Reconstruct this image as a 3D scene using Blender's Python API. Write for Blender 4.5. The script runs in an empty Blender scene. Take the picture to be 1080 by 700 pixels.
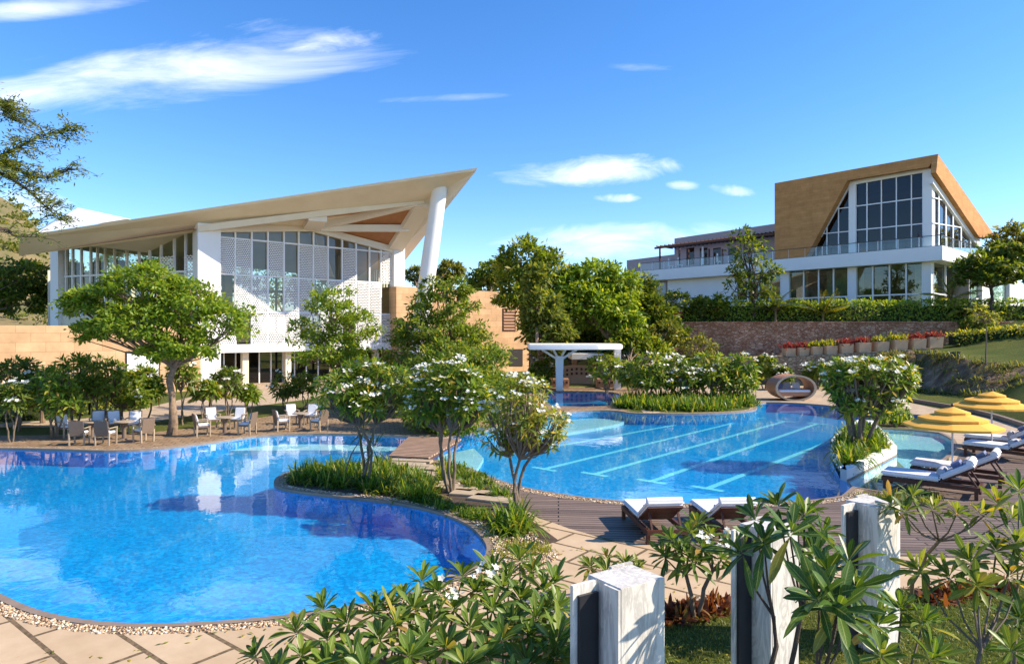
import bpy, bmesh, math, random
import numpy as np
from mathutils import Vector, Matrix, noise as mnoise
from mathutils.geometry import delaunay_2d_cdt
PI = math.pi
scene = bpy.context.scene
COL = scene.collection
# ------------------------------------------------------------------ camera
F, HZ, CH = 700.0, 350.0, 4.4          # focal length in photo pixels, horizon row, camera height
cam = bpy.data.cameras.new('camera')
camo = bpy.data.objects.new('camera', cam); COL.objects.link(camo)
camo.location = (0, 0, CH); camo.rotation_euler = (math.radians(90), 0, 0)
cam.lens = 36 * F / 1080; cam.sensor_width = 36; cam.clip_end = 8000; cam.clip_start = 0.05
scene.camera = camo
# ------------------------------------------------------------------ sky, sun, exposure
SUN_EL = math.radians(36); SUN_AZ = math.radians(95)     # azimuth clockwise from +Y
sd = Vector((math.sin(SUN_AZ)*math.cos(SUN_EL), math.cos(SUN_AZ)*math.cos(SUN_EL), math.sin(SUN_EL)))
sl = bpy.data.lights.new('sun', 'SUN'); sl.energy = 4.6; sl.angle = math.radians(0.55); sl.color = (1.0, 0.88, 0.72)
so = bpy.data.objects.new('sun', sl); COL.objects.link(so)
so.rotation_euler = (-sd).to_track_quat('-Z', 'Y').to_euler(); so.location = sd*200
world = bpy.data.worlds.new('World'); scene.world = world; world.use_nodes = True
scene.view_settings.view_transform = 'Standard'; scene.view_settings.look = 'None'
scene.view_settings.exposure = 1.0; scene.view_settings.gamma = 1
scene.view_settings.use_curve_mapping = False

class NT:
    """tiny node helper"""
    def __init__(s, tree): s.t = tree; s.n = tree.nodes; s.l = tree.links
    def new(s, typ, ins=None, **kw):
        n = s.n.new(typ)
        for k, v in kw.items(): setattr(n, k, v)
        if ins:
            for k, v in ins.items():
                if hasattr(v, 'is_output') or isinstance(v, bpy.types.NodeSocket): s.l.new(v, n.inputs[k])
                else: n.inputs[k].default_value = v
        return n
    def math(s, op, a, b=0.0, c=None, clamp=False):
        n = s.new('ShaderNodeMath', {0: a, 1: b}, operation=op); n.use_clamp = clamp
        if c is not None:
            if isinstance(c, bpy.types.NodeSocket): s.l.new(c, n.inputs[2])
            else: n.inputs[2].default_value = c
        return n.outputs[0]
    def mix(s, f, a, b, blend='MIX'):
        n = s.n.new('ShaderNodeMix'); n.data_type = 'RGBA'; n.blend_type = blend
        for i, v in ((0, f), (6, a), (7, b)):
            if isinstance(v, bpy.types.NodeSocket): s.l.new(v, n.inputs[i])
            else: n.inputs[i].default_value = v if i == 0 else (*v[:3], 1)
        return n.outputs[2]
    def ramp(s, f, stops, interp='LINEAR'):
        n = s.n.new('ShaderNodeValToRGB'); n.color_ramp.interpolation = interp
        e = n.color_ramp.elements
        while len(e) < len(stops): e.new(0.5)
        for el, (p, c) in zip(e, stops):
            el.position = p; el.color = (*c[:3], 1) if hasattr(c, '__len__') else (c, c, c, 1)
        s.l.new(f, n.inputs[0]); return n.outputs[0]

w = NT(world.node_tree); w.n.clear()
sky = w.new('ShaderNodeTexSky', sky_type='NISHITA'); sky.sun_disc = False
sky.sun_elevation = SUN_EL; sky.sun_rotation = SUN_AZ; sky.air_density = 1.0; sky.dust_density = 0.35; sky.ozone_density = 2.6; sky.altitude = 1200
hs = w.new('ShaderNodeHueSaturation', {'Hue': .502, 'Saturation': 1.28, 'Value': 1.0, 'Color': sky.outputs[0]})
tc = w.new('ShaderNodeTexCoord'); sx = w.new('ShaderNodeSeparateXYZ', {0: tc.outputs['Generated']})
yy = w.math('MAXIMUM', sx.outputs[1], 0.02)
U = w.math('DIVIDE', sx.outputs[0], yy); Vv = w.math('DIVIDE', sx.outputs[2], yy)
# clouds live in the dome: (azimuth tangent, elevation tangent, half width, half height, tilt, streaky, strength)
def cloud(cx, cy, rx, ry, tilt, sxs, sys_, thr, st, seed):
    u0 = w.math('SUBTRACT', U, (cx-540)/F); v0 = w.math('SUBTRACT', Vv, (350-cy)/F)
    v1 = w.math('SUBTRACT', v0, w.math('MULTIPLY', u0, tilt))
    cmb = w.new('ShaderNodeCombineXYZ', {0: w.math('MULTIPLY', u0, sxs), 1: w.math('MULTIPLY', v1, sys_), 2: seed})
    nz = w.new('ShaderNodeTexNoise', {'Vector': cmb.outputs[0], 'Scale': 1.0, 'Detail': 9.0, 'Roughness': 0.62, 'Distortion': 0.5})
    a = w.math('POWER', w.math('ABSOLUTE', w.math('DIVIDE', u0, rx/F)), 2.0)
    b = w.math('POWER', w.math('ABSOLUTE', w.math('DIVIDE', v1, ry/F)), 2.0)
    m = w.math('SUBTRACT', 1.0, w.math('ADD', a, b))
    m = w.math('MAXIMUM', m, -1.5)
    t = w.math('ADD', w.math('MULTIPLY', m, 0.36), w.math('SUBTRACT', nz.outputs[0], thr))
    t = w.math('MULTIPLY', t, 1.9, clamp=True)
    return w.math('MULTIPLY', w.math('POWER', t, 1.3), st)
cl = [cloud(160, 80, 290, 44, 0.12, 3.0, 13, 0.56, 0.95, 1.3), cloud(345, 48, 75, 24, 0.1, 8, 22, 0.62, 0.8, 7.1),
      cloud(30, 9, 120, 14, 0.05, 4, 20, 0.55, 0.8, 2.2),
      cloud(625, 180, 100, 17, 0.05, 10, 26, 0.52, 1.0, 3.7), cloud(655, 209, 30, 6, 0.0, 14, 40, 0.55, 0.8, 4.4),
      cloud(722, 195, 20, 6, 0.0, 16, 40, 0.5, 0.7, 5.4), cloud(772, 201, 30, 7, -0.1, 16, 40, 0.55, 0.7, 9.4),
      cloud(660, 252, 150, 22, 0.03, 7, 22, 0.55, 0.8, 6.6), cloud(20, 214, 60, 20, -0.1, 8, 18, 0.58, 0.7, 8.8),
      cloud(660, 70, 90, 7, -0.05, 5, 30, 0.68, 0.5, 11.8), cloud(480, 103, 110, 6, 0.05, 5, 30, 0.68, 0.4, 12.8),
      cloud(-400, 150, 260, 70, 0.05, 4, 14, 0.5, 0.9, 13.8), cloud(1500, 120, 260, 70, 0.05, 4, 14, 0.5, 0.8, 14.8)]
tot = cl[0]
for c in cl[1:]: tot = w.math('MAXIMUM', tot, c)
infront = w.math('GREATER_THAN', sx.outputs[1], 0.03)
tot = w.math('MULTIPLY', w.math('MULTIPLY', tot, infront), 0.93)
skyt = w.mix(1.0, hs.outputs[0], (.99, .945, 1.0), 'MULTIPLY')
skyc = w.mix(tot, skyt, (6.6, 6.6, 6.8))
bg = w.new('ShaderNodeBackground', {'Color': skyc, 'Strength': 0.14})
wo = w.new('ShaderNodeOutputWorld', {'Surface': bg.outputs[0]})

# ------------------------------------------------------------------ materials
def srgb(r, g, b):
    f = lambda c: c/12.92 if c <= 0.04045 else ((c+0.055)/1.055)**2.4
    return (f(r/255), f(g/255), f(b/255))
MATS = {}
def newmat(name):
    m = bpy.data.materials.new(name); m.use_nodes = True
    t = NT(m.node_tree); t.n.clear(); t.out = t.new('ShaderNodeOutputMaterial'); MATS[name] = m
    return m, t
def coords(t, mode='obj', ang=0.0):
    tc = t.new('ShaderNodeTexCoord')
    if mode == 'obj': return tc.outputs['Object']
    s = t.new('ShaderNodeSeparateXYZ', {0: tc.outputs['Object']})
    c, sn = math.cos(ang), math.sin(ang)
    u = t.math('ADD', t.math('MULTIPLY', s.outputs[0], c), t.math('MULTIPLY', s.outputs[1], sn))
    if mode == 'wall': v = s.outputs[2]
    else: v = t.math('ADD', t.math('MULTIPLY', s.outputs[0], -sn), t.math('MULTIPLY', s.outputs[1], c))
    return t.new('ShaderNodeCombineXYZ', {0: u, 1: v, 2: 0.0}).outputs[0]
def noisy(t, vec, scale, detail=4, rough=0.55, dist=0.0):
    return t.new('ShaderNodeTexNoise', {'Vector': vec, 'Scale': scale, 'Detail': detail, 'Roughness': rough, 'Distortion': dist}).outputs[0]
def bsdf(t, col, rough=0.6, spec=0.4, metal=0.0, height=None, bump=0.3, dist=0.02, **kw):
    p = t.new('ShaderNodeBsdfPrincipled', {'Roughness': rough, 'Metallic': metal, 'Specular IOR Level': spec})
    if isinstance(col, bpy.types.NodeSocket): t.l.new(col, p.inputs['Base Color'])
    else: p.inputs['Base Color'].default_value = (*col[:3], 1)
    for k, v in kw.items(): p.inputs[k].default_value = v
    if height is not None:
        b = t.new('ShaderNodeBump', {'Strength': bump, 'Distance': dist, 'Height': height}); t.l.new(b.outputs[0], p.inputs['Normal'])
    t.l.new(p.outputs[0], t.out.inputs[0]); return p
def plain(name, c1, c2=None, scale=6.0, rough=0.6, spec=0.35, bump=0.15, dist=0.01, metal=0.0, bscale=None):
    m, t = newmat(name); v = coords(t)
    c2 = c2 or tuple(x*0.8 for x in c1)
    n = noisy(t, v, scale, 6); col = t.mix(t.math('MULTIPLY_ADD', n, 2.2, -0.6, clamp=True), c1, c2)
    bsdf(t, col, rough, spec, metal, height=noisy(t, v, bscale or scale*6, 4), bump=bump, dist=dist)
    return m
def leafmat(name, stops, rough=0.42, trans=0.46, tcol=1.75, spec=0.28, veins=False):
    m, t = newmat(name)
    g = t.new('ShaderNodeNewGeometry')
    c = t.ramp(g.outputs['Random Per Island'], stops)
    if veins:   # pale midrib and side veins, brown blotches: the leaf's own markings, in leaf coordinates
        uv = t.new('ShaderNodeSeparateXYZ', {0: t.new('ShaderNodeUVMap').outputs[0]}); s_ = t.math('ABSOLUTE', t.math('SUBTRACT', uv.outputs[1], .5))
        mid = t.math('SUBTRACT', 1.0, t.math('MULTIPLY', s_, 16.0), clamp=True)
        lat = t.math('LESS_THAN', t.math('FRACT', t.math('SUBTRACT', t.math('MULTIPLY', uv.outputs[0], 13.0), t.math('MULTIPLY', s_, 3.2))), .13)
        c = t.mix(t.math('MULTIPLY', lat, .22), c, (.35, .42, .12)); c = t.mix(t.math('MULTIPLY', mid, .75), c, (.42, .46, .16))
        bl = noisy(t, coords(t), 22, 4, .6); c = t.mix(t.math('MULTIPLY_ADD', bl, 9, -6.0, clamp=True), c, (.20, .13, .03))
        bl2 = noisy(t, coords(t), 5, 3, .6); c = t.mix(t.math('MULTIPLY_ADD', bl2, 2.4, -.9, clamp=True), c, t.mix(1.0, c, (.62, .68, .7), 'MULTIPLY'))
    p = bsdf(t, c, rough, spec)
    tr = t.new('ShaderNodeBsdfTranslucent', {'Color': t.mix(1.0, c, (tcol*1.15, tcol, tcol*0.35), 'MULTIPLY')})
    mx = t.new('ShaderNodeMixShader', {0: trans, 1: p.outputs[0], 2: tr.outputs[0]})
    t.l.new(mx.outputs[0], t.out.inputs[0]); return m
LM = {
 'bright': leafmat('leaf_bright', [(0, (.085, .16, .014)), (.4, (.16, .25, .022)), (.8, (.24, .32, .035)), (1, (.33, .36, .05))]),
 'mid': leafmat('leaf_mid', [(0, (.06, .11, .012)), (.45, (.13, .20, .02)), (.85, (.22, .27, .035)), (1, (.34, .28, .06))]),
 'dark': leafmat('leaf_dark', [(0, (.045, .08, .014)), (.5, (.095, .15, .02)), (.9, (.17, .21, .03)), (1, (.26, .22, .05))]),
 'olive': leafmat('leaf_olive', [(0, (.08, .11, .02)), (.5, (.15, .18, .03)), (1, (.26, .23, .06))]),
 'yellow': leafmat('leaf_yellow', [(0, (.11, .16, .02)), (.5, (.22, .26, .03)), (1, (.42, .36, .05))]),
 'plum': leafmat('leaf_plumeria', [(0, (.045, .10, .012)), (.3, (.10, .18, .02)), (.6, (.16, .23, .025)), (.85, (.25, .29, .035)), (.95, (.36, .31, .05)), (1, (.45, .28, .07))], rough=0.33),
 'plumy': leafmat('leaf_plumeria_yellowing', [(0, (.09, .16, .018)), (.4, (.17, .22, .026)), (.75, (.28, .28, .04)), (1, (.5, .36, .06))], rough=0.38),
 'strap': leafmat('leaf_strap', [(0, (.04, .10, .012)), (.5, (.10, .18, .02)), (.85, (.2, .26, .03)), (1, (.36, .3, .07))]),
 'red': leafmat('leaf_red', [(0, (.07, .02, .012)), (.5, (.17, .05, .025)), (.85, (.28, .11, .045)), (1, (.2, .16, .04))], tcol=1.2),
 'pink': leafmat('leaf_pink', [(0, (.18, .025, .03)), (.5, (.36, .045, .06)), (.8, (.22, .10, .04)), (1, (.5, .2, .14))], tcol=1.0),
 'feather': leafmat('leaf_feathery', [(0, (.06, .10, .02)), (.5, (.13, .18, .03)), (1, (.24, .24, .06))]),
 'grass': leafmat('grass_blades', [(0, (.05, .08, .015)), (.5, (.12, .15, .02)), (1, (.25, .23, .05))], trans=.25),
 'hi': leafmat('leaf_near', [(0, (.04, .095, .012)), (.35, (.085, .16, .018)), (.7, (.14, .21, .025)), (.9, (.22, .27, .035)), (.96, (.36, .31, .05)), (1, (.45, .26, .07))], rough=.38, trans=.34, veins=True),
 'hidark': leafmat('leaf_near_dark', [(0, (.025, .065, .012)), (.5, (.055, .12, .018)), (.9, (.10, .17, .025)), (.97, (.2, .22, .04)), (1, (.42, .28, .06))], rough=.36, trans=.28, veins=True),
 'hiyel': leafmat('leaf_near_yellowing', [(0, (.06, .12, .015)), (.45, (.13, .19, .024)), (.8, (.24, .26, .04)), (.93, (.42, .33, .05)), (1, (.4, .2, .06))], rough=.42, trans=.36, veins=True),
 'petal': leafmat('petal_white', [(0, (.75, .74, .66)), (1, (.86, .85, .80))], trans=.25, tcol=1.0),
}
plain('bark_grey', (.30, .205, .13), (.12, .08, .05), 7, .85, bump=.6, dist=.02)
plain('bark_dark', (.09, .065, .045), (.04, .03, .022), 9, .85, bump=.6, dist=.02)
plain('bark_plumeria', (.21, .16, .11), (.11, .08, .055), 12, .7, bump=.4)
plain('white_plaster', (.80, .79, .76), (.76, .75, .72), 0.7, .55, bump=.06)
plain('white_metal', (.80, .80, .79), (.78, .78, .77), 2, .4, bump=.0)
plain('cream_concrete', (.80, .71, .54), (.70, .60, .44), 0.5, .6, bump=.08)
plain('cream_soffit', (.80, .73, .61), (.74, .66, .54), 0.5, .6, bump=.05)
plain('soffit_wood', (.46, .20, .08), (.36, .15, .06), 1.5, .5, bump=.1)
plain('dark_metal', (.05, .045, .045), (.035, .03, .03), 5, .4, bump=.0)
plain('dark_wood', (.10, .035, .02), (.055, .02, .012), 14, .5, bump=.25)
plain('cushion_white', (.72, .72, .74), (.64, .65, .68), 3, .85, bump=.2, spec=.1)
plain('cushion_blue', (.20, .24, .38), (.16, .19, .32), 5, .85, bump=.2, spec=.1)
plain('cushion_grey', (.45, .45, .48), (.36, .36, .40), 5, .85, bump=.2, spec=.1)
plain('umbrella_cloth', (.80, .43, .085), (.74, .38, .07), 2, .8, bump=.1, spec=.1)
plain('rattan', (.20, .14, .10), (.12, .085, .06), 40, .6, bump=.6, dist=.01)
plain('rattan_light', (.42, .33, .23), (.30, .23, .16), 40, .6, bump=.5, dist=.01)
plain('wicker_brown', (.52, .26, .14), (.34, .16, .09), 30, .55, bump=.6, dist=.02)
plain('terracotta_render', (.50, .29, .17), (.42, .24, .14), 2, .8, bump=.2)
plain('planter_clay', (.68, .44, .26), (.60, .37, .21), 3, .8, bump=.2)
plain('soil', (.10, .065, .04), (.055, .038, .025), 5, .95, bump=.8, dist=.04)
plain('recess_shade', (.018, .018, .022), (.03, .03, .035), 4, .35, bump=.1)  # near-black colour standing for the shade in the pillar recess
plain('interior_floor', (.30, .25, .2), (.25, .2, .16), 1, .5)
plain('interior_wall', (.34, .30, .26), (.28, .24, .2), .6, .8)
plain('pinkish_render', (.42, .33, .33), (.37, .29, .29), .5, .8)
plain('blind_cloth', (.50, .40, .38), (.42, .33, .32), 2, .9)
plain('grey_curtain', (.55, .56, .58), (.45, .46, .48), 3, .9)  # grey cloth colour, shared by curtains and shutters
plain('skin', (.35, .2, .13), (.33, .18, .12), 5, .6)
plain('hill_earth', (.22, .16, .075), (.08, .09, .03), .09, .95, bump=.6, dist=1.0, bscale=.25)
plain('step_stone', (.42, .33, .22), (.34, .26, .17), 4, .8, bump=.3)

def grassmat():
    m, t = newmat('lawn_grass'); v = coords(t)
    n1 = noisy(t, v, .35, 5); n2 = noisy(t, v, 14, 6, .7)
    c = t.mix(t.math('MULTIPLY_ADD', n1, 3, -1, clamp=True), (.075, .105, .016), (.15, .15, .03))
    c = t.mix(t.math('MULTIPLY_ADD', n2, 3.5, -1.3, clamp=True), c, (.04, .055, .012))
    bsdf(t, c, .9, .1, height=n2, bump=.8, dist=.05)
grassmat()
def pavingmat(name, ang, bw, bh, c1, c2, mortar, ms, nsc=3.0, off=(0, 0)):
    m, t = newmat(name); v = coords(t, 'ground', ang)
    wob = t.new('ShaderNodeVectorMath', {0: v, 1: (off[0], off[1], 0)}, operation='ADD').outputs[0]
    b = t.new('ShaderNodeTexBrick', {'Vector': wob, 'Color1': (*c1, 1), 'Color2': (*c2, 1), 'Mortar': (0, 0, 0, 1), 'Scale': 1.0, 'Mortar Size': ms,
        'Mortar Smooth': .15, 'Bias': 0.0, 'Brick Width': bw, 'Row Height': bh}, offset=0.5)
    n = noisy(t, v, nsc, 7, .6); n2 = noisy(t, v, .5, 3)
    c = t.mix(t.math('MULTIPLY_ADD', n, 1.6, -.45, clamp=True), b.outputs[0], t.mix(1.0, b.outputs[0], (.78, .74, .70), 'MULTIPLY'))
    c = t.mix(t.math('MULTIPLY_ADD', n2, 2.5, -1.0, clamp=True), c, t.mix(1.0, c, (.86, .82, .76), 'MULTIPLY'))
    vo = t.new('ShaderNodeTexVoronoi', {'Vector': v, 'Scale': 24.0})
    mc = t.mix(vo.outputs['Color'], mortar, tuple(x*.35 for x in mortar))
    c = t.mix(b.outputs[1], c, mc)
    h = t.math('MULTIPLY_ADD', b.outputs[1], -1.0, t.math('MULTIPLY', n, .25))
    bsdf(t, c, .75, .25, height=h, bump=.5, dist=.03)
pavingmat('paving_sandstone', math.radians(-38), 1.75, .82, (.56, .42, .27), (.50, .37, .235), (.22, .15, .08), .035)
pavingmat('patio_tile', math.radians(12), .42, .42, (.34, .235, .14), (.27, .18, .105), (.16, .11, .07), .02)
pavingmat('path_tile', math.radians(4), .9, .6, (.50, .39, .27), (.46, .35, .24), (.3, .22, .15), .02)
def deckmat():
    m, t = newmat('deck_boards'); v = coords(t, 'ground', math.radians(-4))
    b = t.new('ShaderNodeTexBrick', {'Vector': v, 'Color1': (.175, .128, .100, 1), 'Color2': (.098, .070, .055, 1), 'Mortar': (.02, .013, .01, 1), 'Scale': 1.0,
        'Mortar Size': .018, 'Mortar Smooth': .1, 'Bias': 0.0, 'Brick Width': 2.9, 'Row Height': .17}, offset=0.37)
    sc = t.new('ShaderNodeMapping', {'Vector': v, 'Scale': (1.2, 22, 1)}).outputs[0]
    n = noisy(t, sc, 2.0, 5)
    c = t.mix(t.math('MULTIPLY_ADD', n, 2, -.5, clamp=True), b.outputs[0], t.mix(1.0, b.outputs[0], (1.5, 1.45, 1.4), 'MULTIPLY'))
    bsdf(t, c, .6, .3, height=t.math('MULTIPLY_ADD', b.outputs[1], -1.0, t.math('MULTIPLY', n, .3)), bump=.6, dist=.02)
deckmat()
def pebblemat(name, sc=26):
    m, t = newmat(name); v = coords(t)
    vo = t.new('ShaderNodeTexVoronoi', {'Vector': v, 'Scale': float(sc)})
    r = t.new('ShaderNodeSeparateColor', {0: vo.outputs['Color']}).outputs[0]
    c = t.ramp(r, [(0, (.22, .13, .07)), (.4, (.42, .28, .16)), (.75, (.55, .42, .27)), (1, (.66, .58, .46))])
    e = t.math('MULTIPLY_ADD', vo.outputs['Distance'], -1.0, 1.0)
    c = t.mix(t.math('MULTIPLY_ADD', vo.outputs['Distance'], 2.2, -1.0, clamp=True), c, (.10, .065, .04))
    bsdf(t, c, .7, .3, height=e, bump=.9, dist=.03)
pebblemat('pebble_bed')
m, t = newmat('pebble_loose'); g = t.new('ShaderNodeNewGeometry')
bsdf(t, t.ramp(g.outputs['Random Per Island'], [(0, (.24, .14, .08)), (.4, (.46, .31, .18)), (.75, (.60, .47, .31)), (1, (.72, .64, .52))]), .6, .3)
plain('coping_stone', (.27, .20, .145), (.20, .145, .105), 3, .55, bump=.2)
def wallmat(name, ang, bw, bh, c1, c2, mortar, ms, rough=.8, bump=.3, stain=.8):
    m, t = newmat(name); v = coords(t, 'wall', ang)
    b = t.new('ShaderNodeTexBrick', {'Vector': v, 'Color1': (*c1, 1), 'Color2': (*c2, 1), 'Mortar': (*mortar, 1), 'Scale': 1.0, 'Mortar Size': ms,
        'Mortar Smooth': .2, 'Bias': 0.0, 'Brick Width': bw, 'Row Height': bh}, offset=0.5)
    n = noisy(t, v, 1.1, 8, .65)
    c = t.mix(t.math('MULTIPLY_ADD', n, 2.2, -.7, clamp=True), b.outputs[0], t.mix(1.0, b.outputs[0], (stain, stain*.97, stain*.94), 'MULTIPLY'))
    bsdf(t, c, rough, .25, height=t.math('MULTIPLY_ADD', b.outputs[1], -1.0, t.math('MULTIPLY', n, .3)), bump=bump, dist=.015)
AF = math.atan2(.67, .742)             # heading of the pavilion facade and of the right building's gable side
AL = math.atan2(.749, -.662)           # heading of the right building's long side
wallmat('sandstone_cladding', AF, 1.6, .62, (.66, .43, .24), (.55, .34, .18), (.40, .24, .12), .014, stain=.70)
wallmat('terracotta_long', AL, 1.3, .32, (.62, .30, .105), (.53, .25, .085), (.44, .21, .07), .010, stain=.70)
wallmat('terracotta_gable', AF, 1.3, .32, (.62, .30, .105), (.53, .25, .085), (.44, .21, .07), .010, stain=.70)
def rubblemat(name, sc, cols, bumpd=.12):
    m, t = newmat(name); v = coords(t)
    wv = t.mix(.12, v, t.new('ShaderNodeTexNoise', {'Vector': v, 'Scale': 2.0}).outputs['Color'])
    mp = t.new('ShaderNodeMapping', {'Vector': wv, 'Scale': (1, 1, 1.7)}).outputs[0]
    vo = t.new('ShaderNodeTexVoronoi', {'Vector': mp, 'Scale': float(sc)}, feature='DISTANCE_TO_EDGE')
    v2 = t.new('ShaderNodeTexVoronoi', {'Vector': mp, 'Scale': float(sc)})
    r = t.new('ShaderNodeSeparateColor', {0: v2.outputs['Color']}).outputs[0]
    c = t.ramp(r, [(0, cols[0]), (.5, cols[1]), (1, cols[2])])
    n = noisy(t, v, .5, 6, .6)
    c = t.mix(t.math('MULTIPLY_ADD', n, 3, -1.1, clamp=True), c, t.mix(1.0, c, (.55, .55, .5), 'MULTIPLY'))
    edge = t.math('MULTIPLY', vo.outputs[0], 14.0, clamp=True)
    c = t.mix(edge, tuple(x*.45 for x in cols[0]), c)
    bsdf(t, c, .9, .15, height=t.math('ADD', edge, t.math('MULTIPLY', n, .8)), bump=.8, dist=bumpd)
rubblemat('rubble_red', 3.6, [(.44, .19, .10), (.58, .29, .17), (.72, .44, .28)], .05)
rubblemat('rubble_brown', 3.0, [(.32, .21, .13), (.46, .32, .2), (.6, .45, .3)], .05)
m, t = newmat('rock_face'); v = coords(t)
mp = t.new('ShaderNodeMapping', {'Vector': v, 'Scale': (1, 1, .32)}).outputs[0]
n1 = noisy(t, mp, 1.3, 9, .68, .6); n2 = noisy(t, v, .45, 4)
c = t.ramp(n1, [(.28, (.06, .04, .025)), (.45, (.19, .12, .075)), (.58, (.31, .21, .13)), (.75, (.45, .33, .22))])
c = t.mix(t.math('MULTIPLY_ADD', n2, 4, -1.9, clamp=True), c, (.07, .08, .025))
bsdf(t, c, .95, .1, height=n1, bump=1.0, dist=.35)
def poolmat(name, base, base2, sc):
    m, t = newmat(name); v = coords(t)
    vo = t.new('ShaderNodeTexVoronoi', {'Vector': v, 'Scale': float(sc)}, distance='CHEBYCHEV')
    r = t.new('ShaderNodeSeparateColor', {0: vo.outputs['Color']}).outputs[0]
    n = noisy(t, v, .5, 4)
    c = t.mix(t.math('POWER', r, 1.1), base, base2)
    c = t.mix(t.math('MULTIPLY_ADD', n, 2.5, -.9, clamp=True), c, t.mix(1.0, c, (.8, .88, .95), 'MULTIPLY'))
    bsdf(t, c, .35, .4)
poolmat('pool_mosaic_blue', (.0005, .22, .52), (.004, .42, .80), 14)
poolmat('pool_mosaic_pale', (.60, .72, .74), (.72, .80, .80), 10)
plain('lane_tile', (.30, .78, .88), (.28, .74, .85), 5, .4)
def schlick(t, f0, nrm=None, power=5.0):
    g = t.new('ShaderNodeNewGeometry')
    d = t.new('ShaderNodeVectorMath', {0: g.outputs['Incoming'], 1: nrm if nrm is not None else g.outputs['Normal']}, operation='DOT_PRODUCT').outputs['Value']
    c = t.math('SUBTRACT', 1.0, t.math('ABSOLUTE', d), clamp=True)
    return t.math('MULTIPLY_ADD', t.math('POWER', c, power), 1-f0, f0, clamp=True)
def watermat():
    m, t = newmat('pool_water'); v = coords(t)
    n1 = noisy(t, v, 1.1, 3, .5, .4); n2 = noisy(t, v, 5.0, 2, .5, .3)
    h = t.math('ADD', n1, t.math('MULTIPLY', n2, .22))
    bp = t.new('ShaderNodeBump', {'Strength': .09, 'Distance': .06, 'Height': h})
    fr = schlick(t, .03, bp.outputs[0], 4.8)
    tr = t.new('ShaderNodeBsdfTransparent', {'Color': (.70, .965, 1.0, 1)})
    gl = t.new('ShaderNodeBsdfGlossy', {'Color': (1, 1, 1, 1), 'Roughness': 0.015, 'Normal': bp.outputs[0]})
    mx = t.new('ShaderNodeMixShader', {0: fr, 1: tr.outputs[0], 2: gl.outputs[0]})
    t.l.new(mx.outputs[0], t.out.inputs[0])
watermat()
def glassmat(name, tint, f0=.05):
    m, t = newmat(name)
    f = schlick(t, f0)
    tr = t.new('ShaderNodeBsdfTransparent', {'Color': (*tint, 1)})
    gl = t.new('ShaderNodeBsdfGlossy', {'Color': (1, 1, 1, 1), 'Roughness': 0.01})
    mx = t.new('ShaderNodeMixShader', {0: f, 1: tr.outputs[0], 2: gl.outputs[0]})
    t.l.new(mx.outputs[0], t.out.inputs[0])
glassmat('glass_clear', (.60, .66, .56), .05)
glassmat('glass_dark', (.36, .31, .29), .03)
glassmat('glass_rail', (.85, .92, .92), .05)
def perfmat():
    m, t = newmat('perforated_panel'); v = coords(t, 'wall', AF)
    s = t.new('ShaderNodeSeparateXYZ', {0: v})
    P = .15
    u = t.math('DIVIDE', s.outputs[0], P); z = t.math('DIVIDE', s.outputs[1], P)
    row = t.math('FLOOR', z); sh = t.math('MULTIPLY', t.math('MODULO', t.math('ABSOLUTE', row), 2.0), .5)
    fu = t.math('SUBTRACT', t.math('FRACT', t.math('ADD', u, sh)), .5); fz = t.math('SUBTRACT', t.math('FRACT', z), .5)
    d = t.math('SQRT', t.math('ADD', t.math('MULTIPLY', fu, fu), t.math('MULTIPLY', fz, fz)))
    hole = t.math('LESS_THAN', d, .385)
    p = bsdf(t, (.80, .79, .78), .5, .3)
    tr = t.new('ShaderNodeBsdfTransparent')
    mx = t.new('ShaderNodeMixShader', {0: hole, 1: p.outputs[0], 2: tr.outputs[0]})
    t.l.new(mx.outputs[0], t.out.inputs[0])
perfmat()
def marblemat():
    m, t = newmat('white_marble'); v = coords(t)
    mp = t.new('ShaderNodeMapping', {'Vector': v, 'Scale': (1, 1, .2)}).outputs[0]
    n = noisy(t, mp, 5.0, 8, .65, 1.2); n2 = noisy(t, mp, 1.6, 6, .6, .8)
    vein = t.math('SUBTRACT', 1.0, t.math('MULTIPLY', t.math('ABSOLUTE', t.math('SUBTRACT', n, .5)), 14.0, clamp=True))
    c = t.mix(t.math('MULTIPLY_ADD', n2, 2.6, -.9, clamp=True), (.76, .73, .66), (.54, .50, .43))
    c = t.mix(t.math('MULTIPLY', t.math('MULTIPLY', vein, n2), .95), c, (.22, .20, .18))
    n3 = noisy(t, t.new('ShaderNodeMapping', {'Vector': v, 'Scale': (14, 14, .9)}).outputs[0], 1.0, 6, .7)
    c = t.mix(t.math('MULTIPLY_ADD', n3, 3.2, -1.75, clamp=True), c, (.30, .27, .22))
    bsdf(t, c, .55, .35, height=n, bump=.12, dist=.01)
marblemat()

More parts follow.
